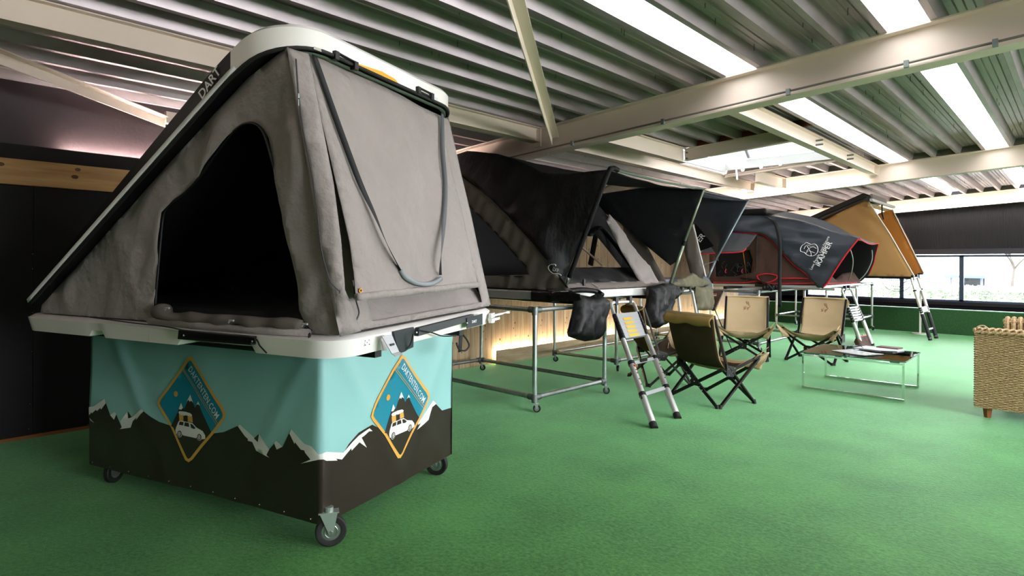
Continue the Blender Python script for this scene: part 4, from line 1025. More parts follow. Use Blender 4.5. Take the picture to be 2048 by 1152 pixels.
# grey side wall with the triangular opening
wall_ = [AY(1137, 577, Y0 + .03), AY(1100, 530, Y0 + .03), AY(1060, 480, Y0 + .03), AY(1010, 427, Y0 + .03), AY(960, 380, Y0 + .03), AY(925, 354, Y0 + .03), Vector((-5.75, Y0 + .03, 2.35)), Vector((-5.9, Y0 + .03, 1.18)), AY(1150, 582, Y0 + .03)]
op = [AY(917, 392, Y0 + .03), AY(942, 414, Y0 + .03), AY(983, 455, Y0 + .03), AY(1025, 502, Y0 + .03), AY(1061, 549, Y0 + .03), AY(1000, 551, Y0 + .03), AY(930, 552, Y0 + .03), Vector((-5.75, Y0 + .03, 1.35)), Vector((-5.7, Y0 + .03, 2.0))]
def w2(x, y, d): return .012 * math.sin(34 * x + 8 * y) * min(1, d / .04)
sheet('side_wall', wall_, M_CANVASD, t2, holes=[op], h=.05, amp=.014, fs=(9, 1.5), seed=31, normal=(0, -1, 0), rot=-.75, pin=.03, fn=w2)
MB().tube(curve_pts([p - Vector((0, .01, 0)) for p in op[:6]], 3), .008, 6).build('opening_trim', M_BLACKP, t2)
MB().tube([AY(926, 440, Y0 + .25), AY(941, 386, Y0 + .25)], .014, 8).build('support_pole', mat('pole_green_grey', '7c8a78', .4, .4), t2)
# far side wall, back wall with windows
fw = [Vector((X0, Y1 - .05, 1.18)), Vector((X1, Y1 - .05, 1.18)), Vector((-4.25, Y1 - .05, 1.75)), Vector((-4.7, Y1 - .05, 2.1)), Vector((-5.2, Y1 - .05, 2.55)), Vector((-5.9, Y1 - .05, 2.3))]
fh = [Vector((-5.7, Y1 - .05, 1.35)), Vector((-4.35, Y1 - .05, 1.35)), Vector((-5.0, Y1 - .05, 2.1)), Vector((-5.6, Y1 - .05, 2.1))]
sheet('far_wall', fw, M_CANVASD, t2, holes=[fh], h=.1, amp=.012, seed=33, normal=(0, 1, 0))
def screen_mat():
    m = bpy.data.materials.new('insect_screen'); m.use_nodes = True
    N = m.node_tree.nodes; L = m.node_tree.links; b = N['Principled BSDF']; b.inputs['Base Color'].default_value = (.01, .01, .01, 1); b.inputs['Roughness'].default_value = .9
    t = N.new('ShaderNodeBsdfTransparent'); x = N.new('ShaderNodeMixShader'); x.inputs[0].default_value = .6
    L.new(t.outputs[0], x.inputs[1]); L.new(b.outputs[0], x.inputs[2]); L.new(x.outputs[0], N['Material Output'].inputs[0]); return m
MB().add(fh, [(0, 1, 2, 3)]).build('window_screen', screen_mat(), t2)  # dark see-through sheet added to dim the planks behind
bw = [Vector((X0, Y0 + .05, 1.18)), Vector((X0, Y1 - .05, 1.18)), Vector((X0 - .05, Y1 - .05, 2.4)), Vector((X0 - .05, Y0 + .05, 2.4))]
bh = [Vector((X0 - .02, 5.2, 1.4)), Vector((X0 - .02, Y1 - .2, 1.4)), Vector((X0 - .02, 6.3, 2.1)), Vector((X0 - .02, 5.8, 2.1))]
sheet('back_wall', bw, M_CLOTHSHADE, t2, h=.15, amp=.01, seed=34, normal=(-1, 0, 0))
# awning poles, wings and header
gp = mat('pole_pale_green', '8f9b86', .4, .4)
MB().tube([foot1, top1 - (top1 - foot1) * .03], .016, 10).build('awning_pole', gp, t2, smooth=True)
sleeve = curve_pts([foot1 + (top1 - foot1) * .12, foot1 + (top1 - foot1) * .5, top1 - (top1 - foot1) * .05, top1 + Vector((.0, .05, .02)), top1 + Vector((0, .15, .015))], 6)
MB().tube(sleeve, .026, 10).build('pole_sleeve', M_FLY, t2, smooth=True)
MB().tube([foot2 - Vector((0, 0, .05)), foot2 + (top2 - foot2) * .45], .02, 10).tube([foot2 + (top2 - foot2) * .43, top2], .016, 10).build('awning_pole', gp, t2, smooth=True)
MB().tube([foot2 + (top2 - foot2) * .47, foot2 + (top2 - foot2) * .42], .022, 10).build('pole_joint', M_BLACKP, t2)
MB().tube([top1 + Vector((0, .1, .01)), (top1 + top2) / 2 + Vector((.0, 0, -.015)), top2], .013, 8).build('awning_bar', mat('bar_green', '4f6a58', .5), t2, smooth=True)
fwg = [top2, top2 + Vector((-.9, 0, .09)), Vector((-5.1, 6.92, 2.45)), Vector((-5.05, 6.92, 2.36)), Vector((-4.7, 6.92, 2.08)), Vector((-4.22, 6.92, 1.71)), Vector((-3.86, 6.93, 1.44)), foot2 + (top2 - foot2) * .25]
sheet('awning_wing', fwg, M_FLYSHEEN, t2, h=.05, amp=.03, fs=(4, 2.5), seed=41, normal=(0, -1, 0), rot=.8, pin=.1)
# door canvas: pale strip down the front of the arch, arch legs
dc = [AX(1218, 428, -4.35), AX(1238, 452, -4.25), AX(1270, 500, -4.15), AX(1300, 535, -4.0), AX(1318, 566, -3.93), AX(1290, 572, -3.93), AX(1276, 560, -3.98), AX(1255, 525, -4.1), AX(1228, 475, -4.25), AX(1212, 440, -4.35)]
sheet('door_canvas', dc, M_CANVAS, t2, h=.04, amp=.03, fs=(6, 6), seed=44, normal=(1, 0, 0), pin=.03)
MB().tube(curve_pts([AX(1180, 470, -4.5), AX(1200, 455, -4.6), AX(1232, 490, -4.5), AX(1262, 530, -4.3), AX(1292, 565, -4.05)], 6), .05, 8, flat=.4).build('arch_sleeve', M_FLY, t2, smooth=True)
MB().tube([AX(1161, 492, -4.9), AX(1204, 530, -4.9)], .014, 8).build('support_pole', mat('pole_wood_grey', 'a08f7b', .5), t2)
tf = [AX(1212, 428, -4.6), AX(1290, 478, -4.6), AX(1268, 512, -4.7), AX(1240, 470, -4.6)]
sheet('inner_flap', tf, mat('khaki_canvas', '6b5a38', .85), t2, h=.06, amp=.012, seed=46, normal=(1, 0, 0))
# bottom flap of the entrance
ff = [Vector((-3.90, 4.72, 1.172)), Vector((-3.90, 6.95, 1.172)), Vector((-3.95, 6.9, 1.235)), Vector((-3.97, 5.6, 1.25)), Vector((-3.95, 4.75, 1.24))]
sheet('sill_flap', ff, M_CANVASD, t2, h=.05, amp=.02, fs=(2, 6), seed=47, normal=(1, 0, 0), pin=.04)
ap = [AX(x, y, -4.62) for x, y in ((1160, 462), (1168, 430), (1195, 408), (1222, 440), (1262, 496), (1306, 560), (1296, 572), (1252, 546), (1216, 500), (1190, 468), (1172, 466))]
sheet('arch_panel', ap, M_CLOTHSHADE, t2, h=.08, amp=.01, seed=49, normal=(1, 0, 0))
MB().tube([AX(1193, 462, -5.4), AX(1181, 530, -5.4)], .06, 8, flat=.4).build('arch_sleeve', M_CLOTHSHADE, t2)
tn = [Vector((-3.96, 4.85, 1.235)), Vector((-3.97, 6.8, 1.235)), Vector((-4.35, 6.7, 1.40)), Vector((-4.35, 4.9, 1.42))]
sheet('folded_door', tn, mat('folded_dark', '171514', .8, bump=.4), t2, h=.06, amp=.035, fs=(3, 3), seed=48, normal=(0, 0, 1), pin=.1)
# bear outline and hem line print
lg = [AY(x, y, Y0 - .0) for x, y in [(1114, 532), (1113, 529), (1104, 529), (1099, 534), (1101, 540), (1106, 545), (1109, 547), (1112, 547), (1117, 547), (1123, 549), (1125, 551)]]
MB().tube([p - Vector((0, .02, 0)) for p in curve_pts(lg, 3)], .0045, 6).build('printed_logo', M_WHITE, t2)
MB().tube([p - Vector((0, .02, 0)) for p in curve_pts([AY(1136, 558, Y0), AY(1138, 556, Y0), AY(1140, 558, Y0), AY(1138, 560, Y0)], 3)], .003, 6).build('printed_logo', M_WHITE, t2)
a = AY(1110, 539, Y0); b = AY(1118, 541, Y0); text('EXP', M_WHITE, t2, (a + b) / 2, (b - a).normalized(), (0, 0, 1), .05, 'lettering', .02, bold=.02)
MB().tube([AX(1184, 566, -3.92), AX(1196, 574, -3.88), AX(1206, 590, -3.84)], .006, 6).build('cord', M_CANVAS, t2)
for px, py in ((1168, 565),): MB().box(AX(px, py, -3.93), (.02, .03, .07)).build('toggle', M_BLACKP, t2)

# ------------------------------------------------------------------ tent 3: narrower black awning tent
t3 = thing('roof_tent', 'narrow dark roof tent with taut grey awning, right of the wide black awning', 'tent', (-5.1, 8.2, 1.0))
A0, A1, B0, B1 = -6.0, -4.35, 7.4, 9.15
base_tube(t3, A0, A1, B0, B1, 1.06, 1.15)
MB().box(((A0 + A1) / 2, (B0 + B1) / 2, 1.19), (A1 - A0 - .1, B1 - B0 - .1, .09)).build('mattress', mat('mattress_grey', '7d818b', .9), t3, bevel=.02)
f3 = Vector((-4.33, 9.12, 1.17)); f3 = AX(1414, 553, -4.30); p3 = AX(1496, 401, -3.88)
n3 = Vector((p3.x, 7.45, p3.z))
MB().tube([f3 - Vector((0, 0, .06)), f3 + (p3 - f3) * .2], .019, 10).tube([f3 + (p3 - f3) * .18, p3], .015, 10).build('awning_pole', mat('pole_blue_grey', '8b9aa2', .35, .6), t3, smooth=True)
def fly3(a, b):
    x = -6.0 + (p3.x + 6.0) * a; z = 2.15 + .55 * math.sin(min(1, a * 1.9) * PI / 2) - .2 * max(0, a - .45) / .55
    return Vector((x, B0 + (p3.y - B0) * b, z * (1 - a ** 6) + p3.z * a ** 6 - .05 * math.sin(PI * b) * a))
MB().grid(fly3, 30, 20).build('fly_roof', M_FLYG, t3, smooth=True, solid=.003)
MB().tube([n3, (n3 + p3) / 2 - Vector((0, 0, .01)), p3], .012, 8).build('awning_bar', M_BLACKP, t3)
yw = p3.y - .02
wg = [p3, AY(1460, 392, yw), AY(1404, 379, yw), AY(1385, 405, yw), AY(1376, 437, yw), AY(1392, 452, yw), AY(1412, 480, yw), AY(1430, 505, yw), AY(1437, 522, yw), f3 + (p3 - f3) * .22]
sheet('awning_wing', wg, M_FLYG, t3, h=.05, amp=.02, fs=(2, 5), seed=51, normal=(0, -1, 0), pin=.1)
# pale side wall strip, inner pole, dark panel with white letters
sw = [AY(1388, 448, 8.9), AY(1400, 500, 8.9), AY(1412, 556, 8.9), AY(1395, 566, 8.9), AY(1380, 545, 8.9), AY(1368, 500, 8.9), AY(1372, 470, 8.9)]
sheet('side_wall', sw, M_BEIGEC, t3, h=.06, amp=.02, fs=(6, 1.5), seed=52, normal=(0, -1, 0))
MB().tube([AY(1386, 450, 8.7), AY(1411, 553, 8.7)], .015, 8).build('support_pole', M_ALU, t3)
dp = [AY(1389, 446, 8.95), AY(1400, 458, 8.95), AY(1428, 492, 8.95), AY(1400, 502, 8.95), AY(1392, 478, 8.95)]
MB().prism(dp, (0, .01, 0)).build('dark_panel', M_FLY, t3)
a = AY(1393, 488, 8.93); b = AY(1407, 470, 8.93); d = (b - a).normalized(); text('PER', M_WHITE, t3, (a + b) / 2, d, d.cross(Vector((0, 1, 0))) , .13, 'lettering', .01, bold=.01)
# bunched canvas along the front edge
bc = [AX(x, y, -4.28) for x, y in ((1318, 566), (1340, 566), (1355, 560), (1372, 552), (1383, 545), (1398, 555), (1412, 560), (1416, 570), (1400, 575), (1380, 577), (1355, 573), (1330, 573))]
sheet('bunched_canvas', bc, M_OLIVE, t3, h=.035, amp=.07, fs=(9, 5), seed=53, normal=(1, 0, 0), pin=.04)
cl_ = [AX(x, y, -4.27) for x, y in ((1406, 552), (1417, 556), (1424, 568), (1426, 590), (1420, 596), (1413, 580), (1404, 566))]
sheet('pole_boot', cl_, mat('boot_blue_grey', '5b6068', .6), t3, h=.03, amp=.02, fs=(9, 9), seed=54, normal=(1, 0, 0), pin=.03)
MB().tube([AX(1407, 529, -4.2), AX(1430, 523, -4.2)], .006, 6).build('guy_cord', M_WEBG, t3)

# ------------------------------------------------------------------ tent 4: charcoal fly, brown walls, red piping
t4 = thing('roof_tent', 'roof tent with charcoal fly, brown walls and red piping', 'tent', (-4.5, 11.8, 1.0))
Q0, Q1, R0_, R1_ = -6.0, -3.1, 10.43, 12.9
MB().box(((Q0 + Q1) / 2, (R0_ + R1_) / 2, 1.095), (Q1 - Q0, R1_ - R0_, .045)).build('base_board', mat('base_white', 'c9cdd0', .4, .3), t4, bevel=.006)
for y in (10.9, 12.2): MB().bar((Q0, y, 1.05), (Q1 + .1, y, 1.05), .06, .04).build('mounting_rail', M_ALU, t4)
for x in (-5.4, -4.6): MB().bar((x, 10.2, 1.045), (x, 12.9, 1.045), .06, .05).build('cross_rail', M_BLACKP, t4)
g = lambda x, y, d=0: AY(x, y, R0_ + d)
bwall = [g(1418, 567), g(1480, 568), g(1560, 569), g(1636, 570), g(1610, 540), g(1575, 500), g(1545, 478), g(1520, 466), g(1470, 462), g(1420, 470)]
win = [g(1432, 503), g(1480, 502), g(1500, 500), g(1506, 520), g(1503, 545), g(1470, 553), g(1432, 553)]
sheet('side_wall', bwall, M_BROWN, t4, holes=[win], h=.06, amp=.018, fs=(6, 2), seed=61, normal=(0, -1, 0), pin=.08)
MB().prism([g(1430, 500, .03), g(1508, 498, .03), g(1508, 556, .03), g(1430, 556, .03)], (0, .01, 0)).build('window_mesh', M_CLOTHSHADE, t4)
R = random.Random(9); mesh_ = MB()
for _ in range(26):
    x = R.uniform(1436, 1504); y = R.uniform(522, 552); mesh_.tube([g(x, y, .0), g(x + R.uniform(-8, 8), y + R.uniform(2, 8), -.01), g(x + R.uniform(-3, 10), y + R.uniform(6, 12), 0)], .005, 5)
mesh_.build('mesh_folds', mat('mesh_grey', '2b2b2e', .7), t4, kind='stuff')
def flap4(x, y, d): return -.0
aw = [g(1452, 463, -.02), g(1515, 468, -.02), g(1508, 478, -.15), g(1497, 492, -.3), g(1486, 502, -.42), g(1470, 504, -.45), g(1440, 505, -.5), g(1415, 507, -.55), g(1400, 508, -.6), g(1420, 480, -.2)]
sheet('window_awning', aw, mat('awning_grey', '4d4f52', .5), t4, h=.06, amp=.015, fs=(4, 3), seed=62, normal=(0, -1, 0), pin=.08)
red = lambda nm, P, r=.011: MB().tube(curve_pts(P, 4), r, 6).build(nm, M_RED, t4, smooth=True)
red('red_piping', [g(1400, 508, -.62), g(1440, 506, -.52), g(1470, 505, -.46), g(1486, 502.5, -.43), g(1492, 497, -.36)])
red('red_piping', [g(1466, 464, -.03), g(1515, 467.5, -.03), g(1529, 471.5, -.03), g(1545, 485, -.03), g(1562, 504, -.03), g(1585, 528, -.03), g(1610, 547, -.04), g(1626, 561, -.05), g(1632, 570, -.06)])
red('red_piping', [g(1427, 564.6, -.02), g(1485, 565.5, -.02), g(1517, 562, -.02), g(1530, 567, -.02), g(1562, 567, -.02), g(1600, 567, -.02), g(1634, 567, -.02)])
red('red_piping', [g(1557, 557, -.03), g(1590, 556.5, -.03), g(1616, 557.5, -.03)])
red('red_piping', [g(1514, 551, -.05), g(1532, 547.5, -.05), g(1553, 551, -.05), g(1553, 557, -.06), g(1540, 564, -.07), g(1526, 564.5, -.07), g(1517, 558, -.06), g(1514, 551, -.05)], .010)
MB().prism([g(1514, 551, -.03), g(1532, 547.5, -.03), g(1553, 551, -.03), g(1553, 558, -.03), g(1540, 564, -.03), g(1526, 564, -.03)], (0, .02, 0)).build('pocket', M_BROWN, t4)
for px, py in ((1452, 538), (1485, 538)): MB().tube([g(px, py, -.03), g(px - 2, py + 5, -.04), g(px, py + 8, -.03)], .008, 6).build('red_tab', M_RED, t4)
MB().box(g(1486, 470.5, -.05), (.03, .02, .06)).build('red_tab', M_RED, t4)
MB().tube([g(1514, 470, -.02), g(1513, 500, -.02), g(1513, 543, -.02)], .008, 6).build('zipper', M_BLACKP, t4)
MB().tube([g(1486, 502, -.42), g(1490, 530, -.3), g(1494, 560, -.02)], .005, 5).build('guy_cord', M_BRASS, t4)
# the fly
near4 = [g(1440, 462, -.05), g(1515, 466, -.06), g(1529, 470, -.06), g(1545, 483, -.06), g(1562, 502, -.07), g(1585, 526, -.08), g(1610, 545, -.1), g(1630, 568, -.12), g(1634, 575, -.14), g(1646, 577, -.14), g(1655, 566, -.14), g(1668, 545, -.16), g(1690, 512, -.18), g(1719, 477, -.2)]
topl = [g(1697, 470, -.1), g(1660, 463, -.0), g(1625, 450, .05), g(1590, 441, .1), g(1540, 434, .1), g(1495, 430, .1), g(1440, 428, .1)]
def f4(x, y, d): return (.016 * math.sin(5 * x + 26 * y) + .02 * math.sin(-9 * x + 12 * y)) * min(1, d / .15)
sheet('fly_side', near4 + topl, M_FLYG, t4, h=.055, amp=.025, fs=(1.6, 7), seed=64, normal=(0, -1, 0), pin=.12, fn=f4)
tl = [p for p in topl[::-1]] + [near4[-1]]
far4 = []
for i, p in enumerate(tl):
    q = Vector((p.x - .45 * (i / (len(tl) - 1)) ** 2, 13.0, p.z - .03 * i / (len(tl) - 1))); far4.append(q)
far4[-1] = AY(1757, 486.5, 13.1); 
mb = MB(); n = len(tl); NN = 10; v = []
for j in range(NN + 1):
    b = j / NN
    for i in range(n): v.append(tl[i] * (1 - b) + far4[i] * b + Vector((0, 0, .22 * math.sin(PI * b) * (1 - i / (n - 1)) - .05 * math.sin(PI * b) * (i == n - 1))))
mb.add(v, [(j * n + i, j * n + i + 1, (j + 1) * n + i + 1, (j + 1) * n + i) for i in range(n - 1) for j in range(NN)])
mb.build('fly_roof', M_FLYG, t4, smooth=True, solid=.003)
MB().box((-4.95, 11.7, 2.40), (1.9, 2.4, .12)).build('shell_half', M_BLACKSH, t4, bevel=.04)
red('red_piping', [g(1646, 575, -.16), g(1655, 566, -.16), g(1668, 545, -.18), g(1690, 512, -.2), g(1712, 484, -.22), g(1718, 478, -.22)])
edge4 = [v[j * n + n - 1] for j in range(NN + 1)]
MB().tube(edge4, .011, 6).build('red_piping', M_RED, t4)
# opening: dark interior, far wing, hoops
fy = 13.05
fwing = [AY(1757, 487, fy), AY(1750, 510, fy), AY(1746, 530, fy), AY(1737, 550, fy), AY(1722, 563, fy), Vector((-4.0, fy, 1.13)), Vector((-4.0, fy, 2.1))]
sheet('fly_side', fwing, M_CLOTHSHADE, t4, h=.12, amp=.01, seed=66, normal=(0, 1, 0))
red('red_piping', [AY(1757, 487, fy), AY(1751, 510, fy), AY(1747, 528, fy), AY(1738, 548, fy)], .008)
MB().add([Vector((-4.0, R0_ + .06, 1.13)), Vector((-4.0, fy - .02, 1.13)), Vector((-4.0, fy - .02, 2.1)), Vector((-4.0, R0_ + .06, 2.1))], [(0, 1, 2, 3)]).build('lining', M_CLOTHSHADE, t4, solid=.004)  # black sheet that paints the inside of the tent dark
fr4 = [Vector((Q1 + .01, R0_ + .02, 1.12)), Vector((Q1 + .01, R1_ - .02, 1.12)), Vector((Q1 - .12, R1_ - .05, 1.33)), Vector((Q1 - .14, 12.2, 1.3)), Vector((Q1 - .1, 11.6, 1.2)), Vector((Q1 - .12, 11.0, 1.42)), Vector((Q1 - .08, R0_ + .1, 1.3))]
sheet('front_sill', fr4, M_BROWN, t4, h=.08, amp=.012, seed=67, normal=(1, 0, 0))
MB().tube(curve_pts([AX(1653, 567, -3.08), AX(1690, 566.5, -3.08), AX(1714, 565, -3.08)], 4), .009, 6).build('red_piping', M_RED, t4)
for P in ([AX(1700, 497, -2.75), AX(1706, 520, -2.8), AX(1703, 545, -2.9), AX(1697, 560, -3.05)], [AY(1744, 500, 12.9), AY(1744, 520, 12.9), AY(1733, 545, 12.9), AY(1716, 563, 12.9)]):
    MB().tube(curve_pts(P, 5), .008, 6).build('hoop_rod', mat('rod_pale', 'a9b0a8', .4), t4, smooth=True)
# wide strap over the fly
stp = [g(1530, 434, .05), g(1545, 440, -.05), g(1554, 455, -.09), g(1559, 480, -.12), g(1560, 510, -.13), g(1559, 560, -.16), g(1559.5, 615, -.16)]
ribbon('strap', curve_pts(stp, 5), (1, 0, 0), .062, M_WEB, t4, .003)
MB().tube([g(1482, 556, -.04), g(1515, 560, -.06), g(1535, 567, -.1), g(1548, 580, -.1)], .014, 6).build('strap_end', M_BLACKP, t4)
MB().box(g(1527, 571, -.03), (.28, .05, .05)).build('hinge_cover', M_BLACKP, t4)
bb = MB(); R = random.Random(4)
for i in range(5): bb.ball(g(1530 + i * 6, 577 + R.uniform(-3, 4), -.05), .05, 8)
bb.build('buckle_bundle', M_BLACKP, t4, kind='stuff')
# crest and lettering
def T4(x, y): return g(x, y, -.17)
for P, r in ((([(1601, 497), (1604, 491), (1609, 488), (1612, 485), (1618, 487), (1622, 489), (1629, 488), (1634, 492), (1636, 499), (1634, 506), (1628, 511), (1620, 512), (1613, 509), (1609, 505), (1605, 504), (1601, 502), (1601, 497)]), .010),
             (([(1613, 503), (1618, 497), (1626, 494), (1633, 497)]), .008), (([(1614, 492), (1618, 498), (1622, 506), (1622, 512)]), .008), (([(1612, 507), (1616, 502), (1622, 503), (1630, 506)]), .007), (([(1616, 490), (1622, 493), (1629, 492)]), .006), (([(1608, 498), (1611, 492), (1615, 490)]), .006)):
    MB().tube(curve_pts([T4(*p) for p in P], 3), r, 6, flat=.4).build('printed_crest', M_WHITE, t4)
a = T4(1640, 530); b = T4(1655, 489); 
c_ = T4(1644.5, 509); c2_ = T4(1636, 508)
d = (T4(1661, 488) - T4(1638, 530)).normalized(); up = d.cross(Vector((0, -1, 0))) * -1
if up.x > 0: up = -up
text('iKAMPER', M_WHITE, t4, T4(1648.5, 508), d, up, .108, 'lettering', .02, bold=.012)
text('Love People. Love Nature', M_WHITE, t4, T4(1640, 506.5), d, up, .056, 'lettering', .02, bold=.0)

# ------------------------------------------------------------------ tent 5: tan wedge tent
t5 = thing('roof_tent', 'tan wedge roof tent with black shell, in front of the far window', 'tent', (-3.7, 14.7, 1.1))
h5 = lambda x, y, d=0: AY(x, y, 14.2 + d)
MB().box((-3.75, 14.85, 1.21), (2.5, 1.35, .05)).build('base_board', M_BLACKSH, t5, bevel=.01)
nw = [h5(1733, 399), h5(1752, 425), h5(1780, 468), h5(1806, 515), h5(1829, 553), h5(1700, 553), h5(1560, 553), h5(1560, 500), h5(1640, 445), h5(1690, 420)]
def f5(x, y, d): return .02 * math.sin(20 * (x * .8 + y * .45)) * math.exp(-(abs(x - .75 + y * .6)) * 3) * min(1, d / .1)
sheet('side_wall', nw, M_TAN, t5, h=.07, amp=.02, fs=(4, 1), seed=71, normal=(0, -1, 0), pin=.1, fn=f5, rot=.5)
fwl = [AY(1785, 419, 15.4), AY(1818, 480, 15.4), AY(1850, 551, 15.4), Vector((-4.6, 15.4, 1.24)), Vector((-4.6, 15.4, 2.3))]
sheet('far_wall', fwl, mat('orange_canvas', 'c07a2c', .8), t5, h=.12, amp=.012, seed=72, normal=(0, -1, 0))
a5, b5 = h5(1620, 442, -.03), h5(1731, 394, -.03)
dd = (b5 - a5).normalized(); nn = dd.cross(Vector((0, 1, 0))); nn = nn if nn.z > 0 else -nn
a5 = a5 - dd * 1.4
lidp = MB(); lidp.prism([a5 - nn * .02, b5 - nn * .02, b5 + dd * .04 + nn * .03, b5 + nn * .10, a5 + nn * .09], (0, 1.3, 0)); lidp.build('lid_shell', M_BLACKSH, t5, bevel=.02)
MB().prism([a5 - nn * .07, b5 - nn * .06, b5 - nn * .02, a5 - nn * .02], (0, 1.28, 0)).build('lid_frame', M_BLACKP, t5)
MB().box(h5(1737, 398, -.02), (.06, .06, .12)).build('corner_cap', M_BLACKP, t5)
MB().prism([AY(1740, 388, 14.22), AY(1744, 400, 14.22), AY(1747, 400, 14.22), AY(1745, 388, 14.22)], (0, 1.2, 0)).build('end_profile', mat('profile_grey', '8d8c8a', .4, .5), t5)
k0, k1 = AX(1742, 399.5, -3.2), AX(1788, 414.5, -3.2)
MB().bar(k0, k1, .05, .05).build('ridge_bar', M_WHITE, t5)
MB().bar(k0 - Vector((.05, 0, .1)), k1 - Vector((.05, 0, .1)), .03, .07).build('rolled_mesh', mat('mesh_khaki', '9c8a5a', .8), t5)
MB().tube([h5(1735, 400, -.01), h5(1780, 468, -.01), h5(1829, 553, -.01)], .012, 6).build('edge_piping', M_WHITEP, t5)
MB().tube([AY(1785, 419, 15.38), AY(1850, 551, 15.38)], .012, 6).build('edge_piping', M_WHITEP, t5)
MB().tube([AX(1764, 410, -3.1), AX(1764, 425, -3.05), AX(1767, 438, -3.0)], .016, 6).build('gas_strut', M_BLACKP, t5)
MB().box((-2.52, 15.3, 1.27), (.1, .22, .06)).build('base_corner', M_BLACKP, t5, bevel=.015)
MB().box((-2.47, 15.05, 1.235), (.04, .7, .07)).build('front_profile', mat('profile_blue', '8c93a6', .4, .4), t5)
# mesh net slung under the base
nt = MB()
for i in range(15):
    x = 1760 + i * 4.2; dp_ = 27 * math.sin(PI * i / 14); nt.tube(curve_pts([h5(x, 553, .1), h5(x + 3, 553 + dp_ * .6, .2), h5(x, 553 + dp_ * .95, .35)], 3), .004, 4)
nt.tube(curve_pts([h5(1758, 553, .1), h5(1772, 575, .2), h5(1792, 583, .3), h5(1815, 578, .2), h5(1830, 556, .1)], 4), .006, 5)
for i in range(4): nt.tube(curve_pts([h5(1763 + i * 3, 557 + i * 5, .12), h5(1792, 561 + i * 6, .2), h5(1824 - i * 3, 557 + i * 5, .15)], 4), .004, 4)
nt.build('hanging_net', M_BLACKP, t5, kind='stuff')

# ================================================================== telescopic ladders
def ladder(label, A, B, Ct, D, ex, stack, hook=True, dark=False, wide=.026, bag=False, nst=6):
    """A, B feet; Ct, D tops of the two rails; ex: positions of single rungs; stack: (t0, t1) of the closed stack"""
    A, B, Ct, D = map(Vector, (A, B, Ct, D))
    t = thing('telescopic_ladder', label, 'ladder', (A + B) / 2)
    L = lambda a, b, s: a + (b - a) * s
    s0, s1 = stack
    for P, Q in ((A, Ct), (B, D)):
        mb = MB(); st = sorted(ex)
        cuts = [0] + st + [s0]; r = wide
        rp_, rr_ = [], []
        for i in range(len(cuts) - 1):
            rp_ += [L(P, Q, cuts[i] + .003 + (.0 if i else .02)), L(P, Q, cuts[i + 1])]; rr_ += [r, r]; r *= .93
        rp_ += [L(P, Q, s0 + .005), L(P, Q, .96)]; rr_ += [r * .75, r * .75]
        mb.tube(rp_, rr_, 12)
        mb.build('side_rail', (mat('rail_dark', '2d3138', .4, .5) if dark else M_ALU), t, smooth='angle')
        MB().tube([P + (Q - P) * 0, L(P, Q, .035)], [wide * 1.15, wide * 1.12], 12).build('foot', M_RUBBER, t, smooth='angle')
        for s in st: MB().tube([L(P, Q, s - .012), L(P, Q, s + .012)], wide * 1.12, 12).build('collar', M_BLACKP, t, smooth='angle')
        for i in range(nst):
            s = s0 + (s1 - s0) * i / nst; MB().tube([L(P, Q, s + .001), L(P, Q, s + (s1 - s0) / nst * .86)], wide * (1.05 - .045 * i), 12).build('collar', M_BLACKP, t, smooth='angle')
    along = ((Ct + D) / 2 - (A + B) / 2).normalized(); acr = (B - A).normalized(); nrm = acr.cross(along).normalized(); nrm = nrm if nrm.z > 0 else -nrm
    for s in ex: MB().bar(L(A, Ct, s), L(B, D, s), .012, .035, nrm.cross(acr)).build('rung', M_ALUB, t)
    for i in range(nst):
        s = s0 + (s1 - s0) * (i + .5) / nst; rg = MB().bar(L(A, Ct, s), L(B, D, s), .03, (s1 - s0) / nst * (Ct - A).length * (.6 if bag else .84), nrm.cross(acr)).build('rung', M_ALUB, t)
        if not dark and i < nst - 1 and not bag:
            p_, q_ = L(A, Ct, s), L(B, D, s); c = (p_ + q_) / 2 - nrm.normalized() * 0
            for sg in (1, -1): pass
            h_ = (s1 - s0) / nst * (Ct - A).length * .5
            MB().bar(c - acr * .12 + nrm * .0156, c + acr * .12 + nrm * .0156, .0012, h_, nrm.cross(acr)).build('yellow_label', M_YELLOW, rg)
    # top loop
    P, Q = L(A, Ct, .96), L(B, D, .96)
    mb = MB(); mb.tube(curve_pts([L(A, Ct, .94), L(A, Ct, .985) + acr * .015, Ct + acr * .06, Ct + acr * .1], 5) + curve_pts([D - acr * .1, D - acr * .06, L(B, D, .985) - acr * .015, L(B, D, .94)], 5), wide * .62, 12)
    mb.build('top_loop', M_ALU, t, smooth=True)
    for c in (Ct + acr * .11, D - acr * .09):
        MB().box(c + Vector((0, 0, .02)), (.05, .05, .09)).build('hook', M_BLACKP, t, bevel=.006)
    return t, L, acr, nrm
A_, B_, C_, D_ = (-2.72, 4.62, 0), (-2.735, 5.07, 0), (-3.78, 5.46, 1.02), (-3.78, 5.93, 1.02)
l1, L, acr, nrm = ladder('telescopic ladder with yellow labels hanging from the wide black awning tent', A_, B_, C_, D_, (.225, .46), (.66, .885), wide=.031)
mb = MB(); mb.bar(L(Vector(A_), Vector(C_), .46) + acr * .15 + nrm * .02, L(Vector(A_), Vector(C_), .46) + acr * .27 + nrm * .02, .02, .03).build('rung_clip', M_BLACKP, l1)
MB().box(L(Vector(A_), Vector(C_), .43) + nrm * .027, (.02, .022, .02)).build('red_sticker', M_REDSTICK, l1)
wl_ = MB(); R = random.Random(2)
for P, Q in ((A_, C_), (B_, D_)):
    for s in (.40, .375, .33, .29): 
        c = L(Vector(P), Vector(Q), s) + nrm * .0262; wl_.box(c, (.012, .014, .012))
wl_.build('warning_print', mat('print_red_brown', '8e5a4a', .6), l1, kind='stuff')
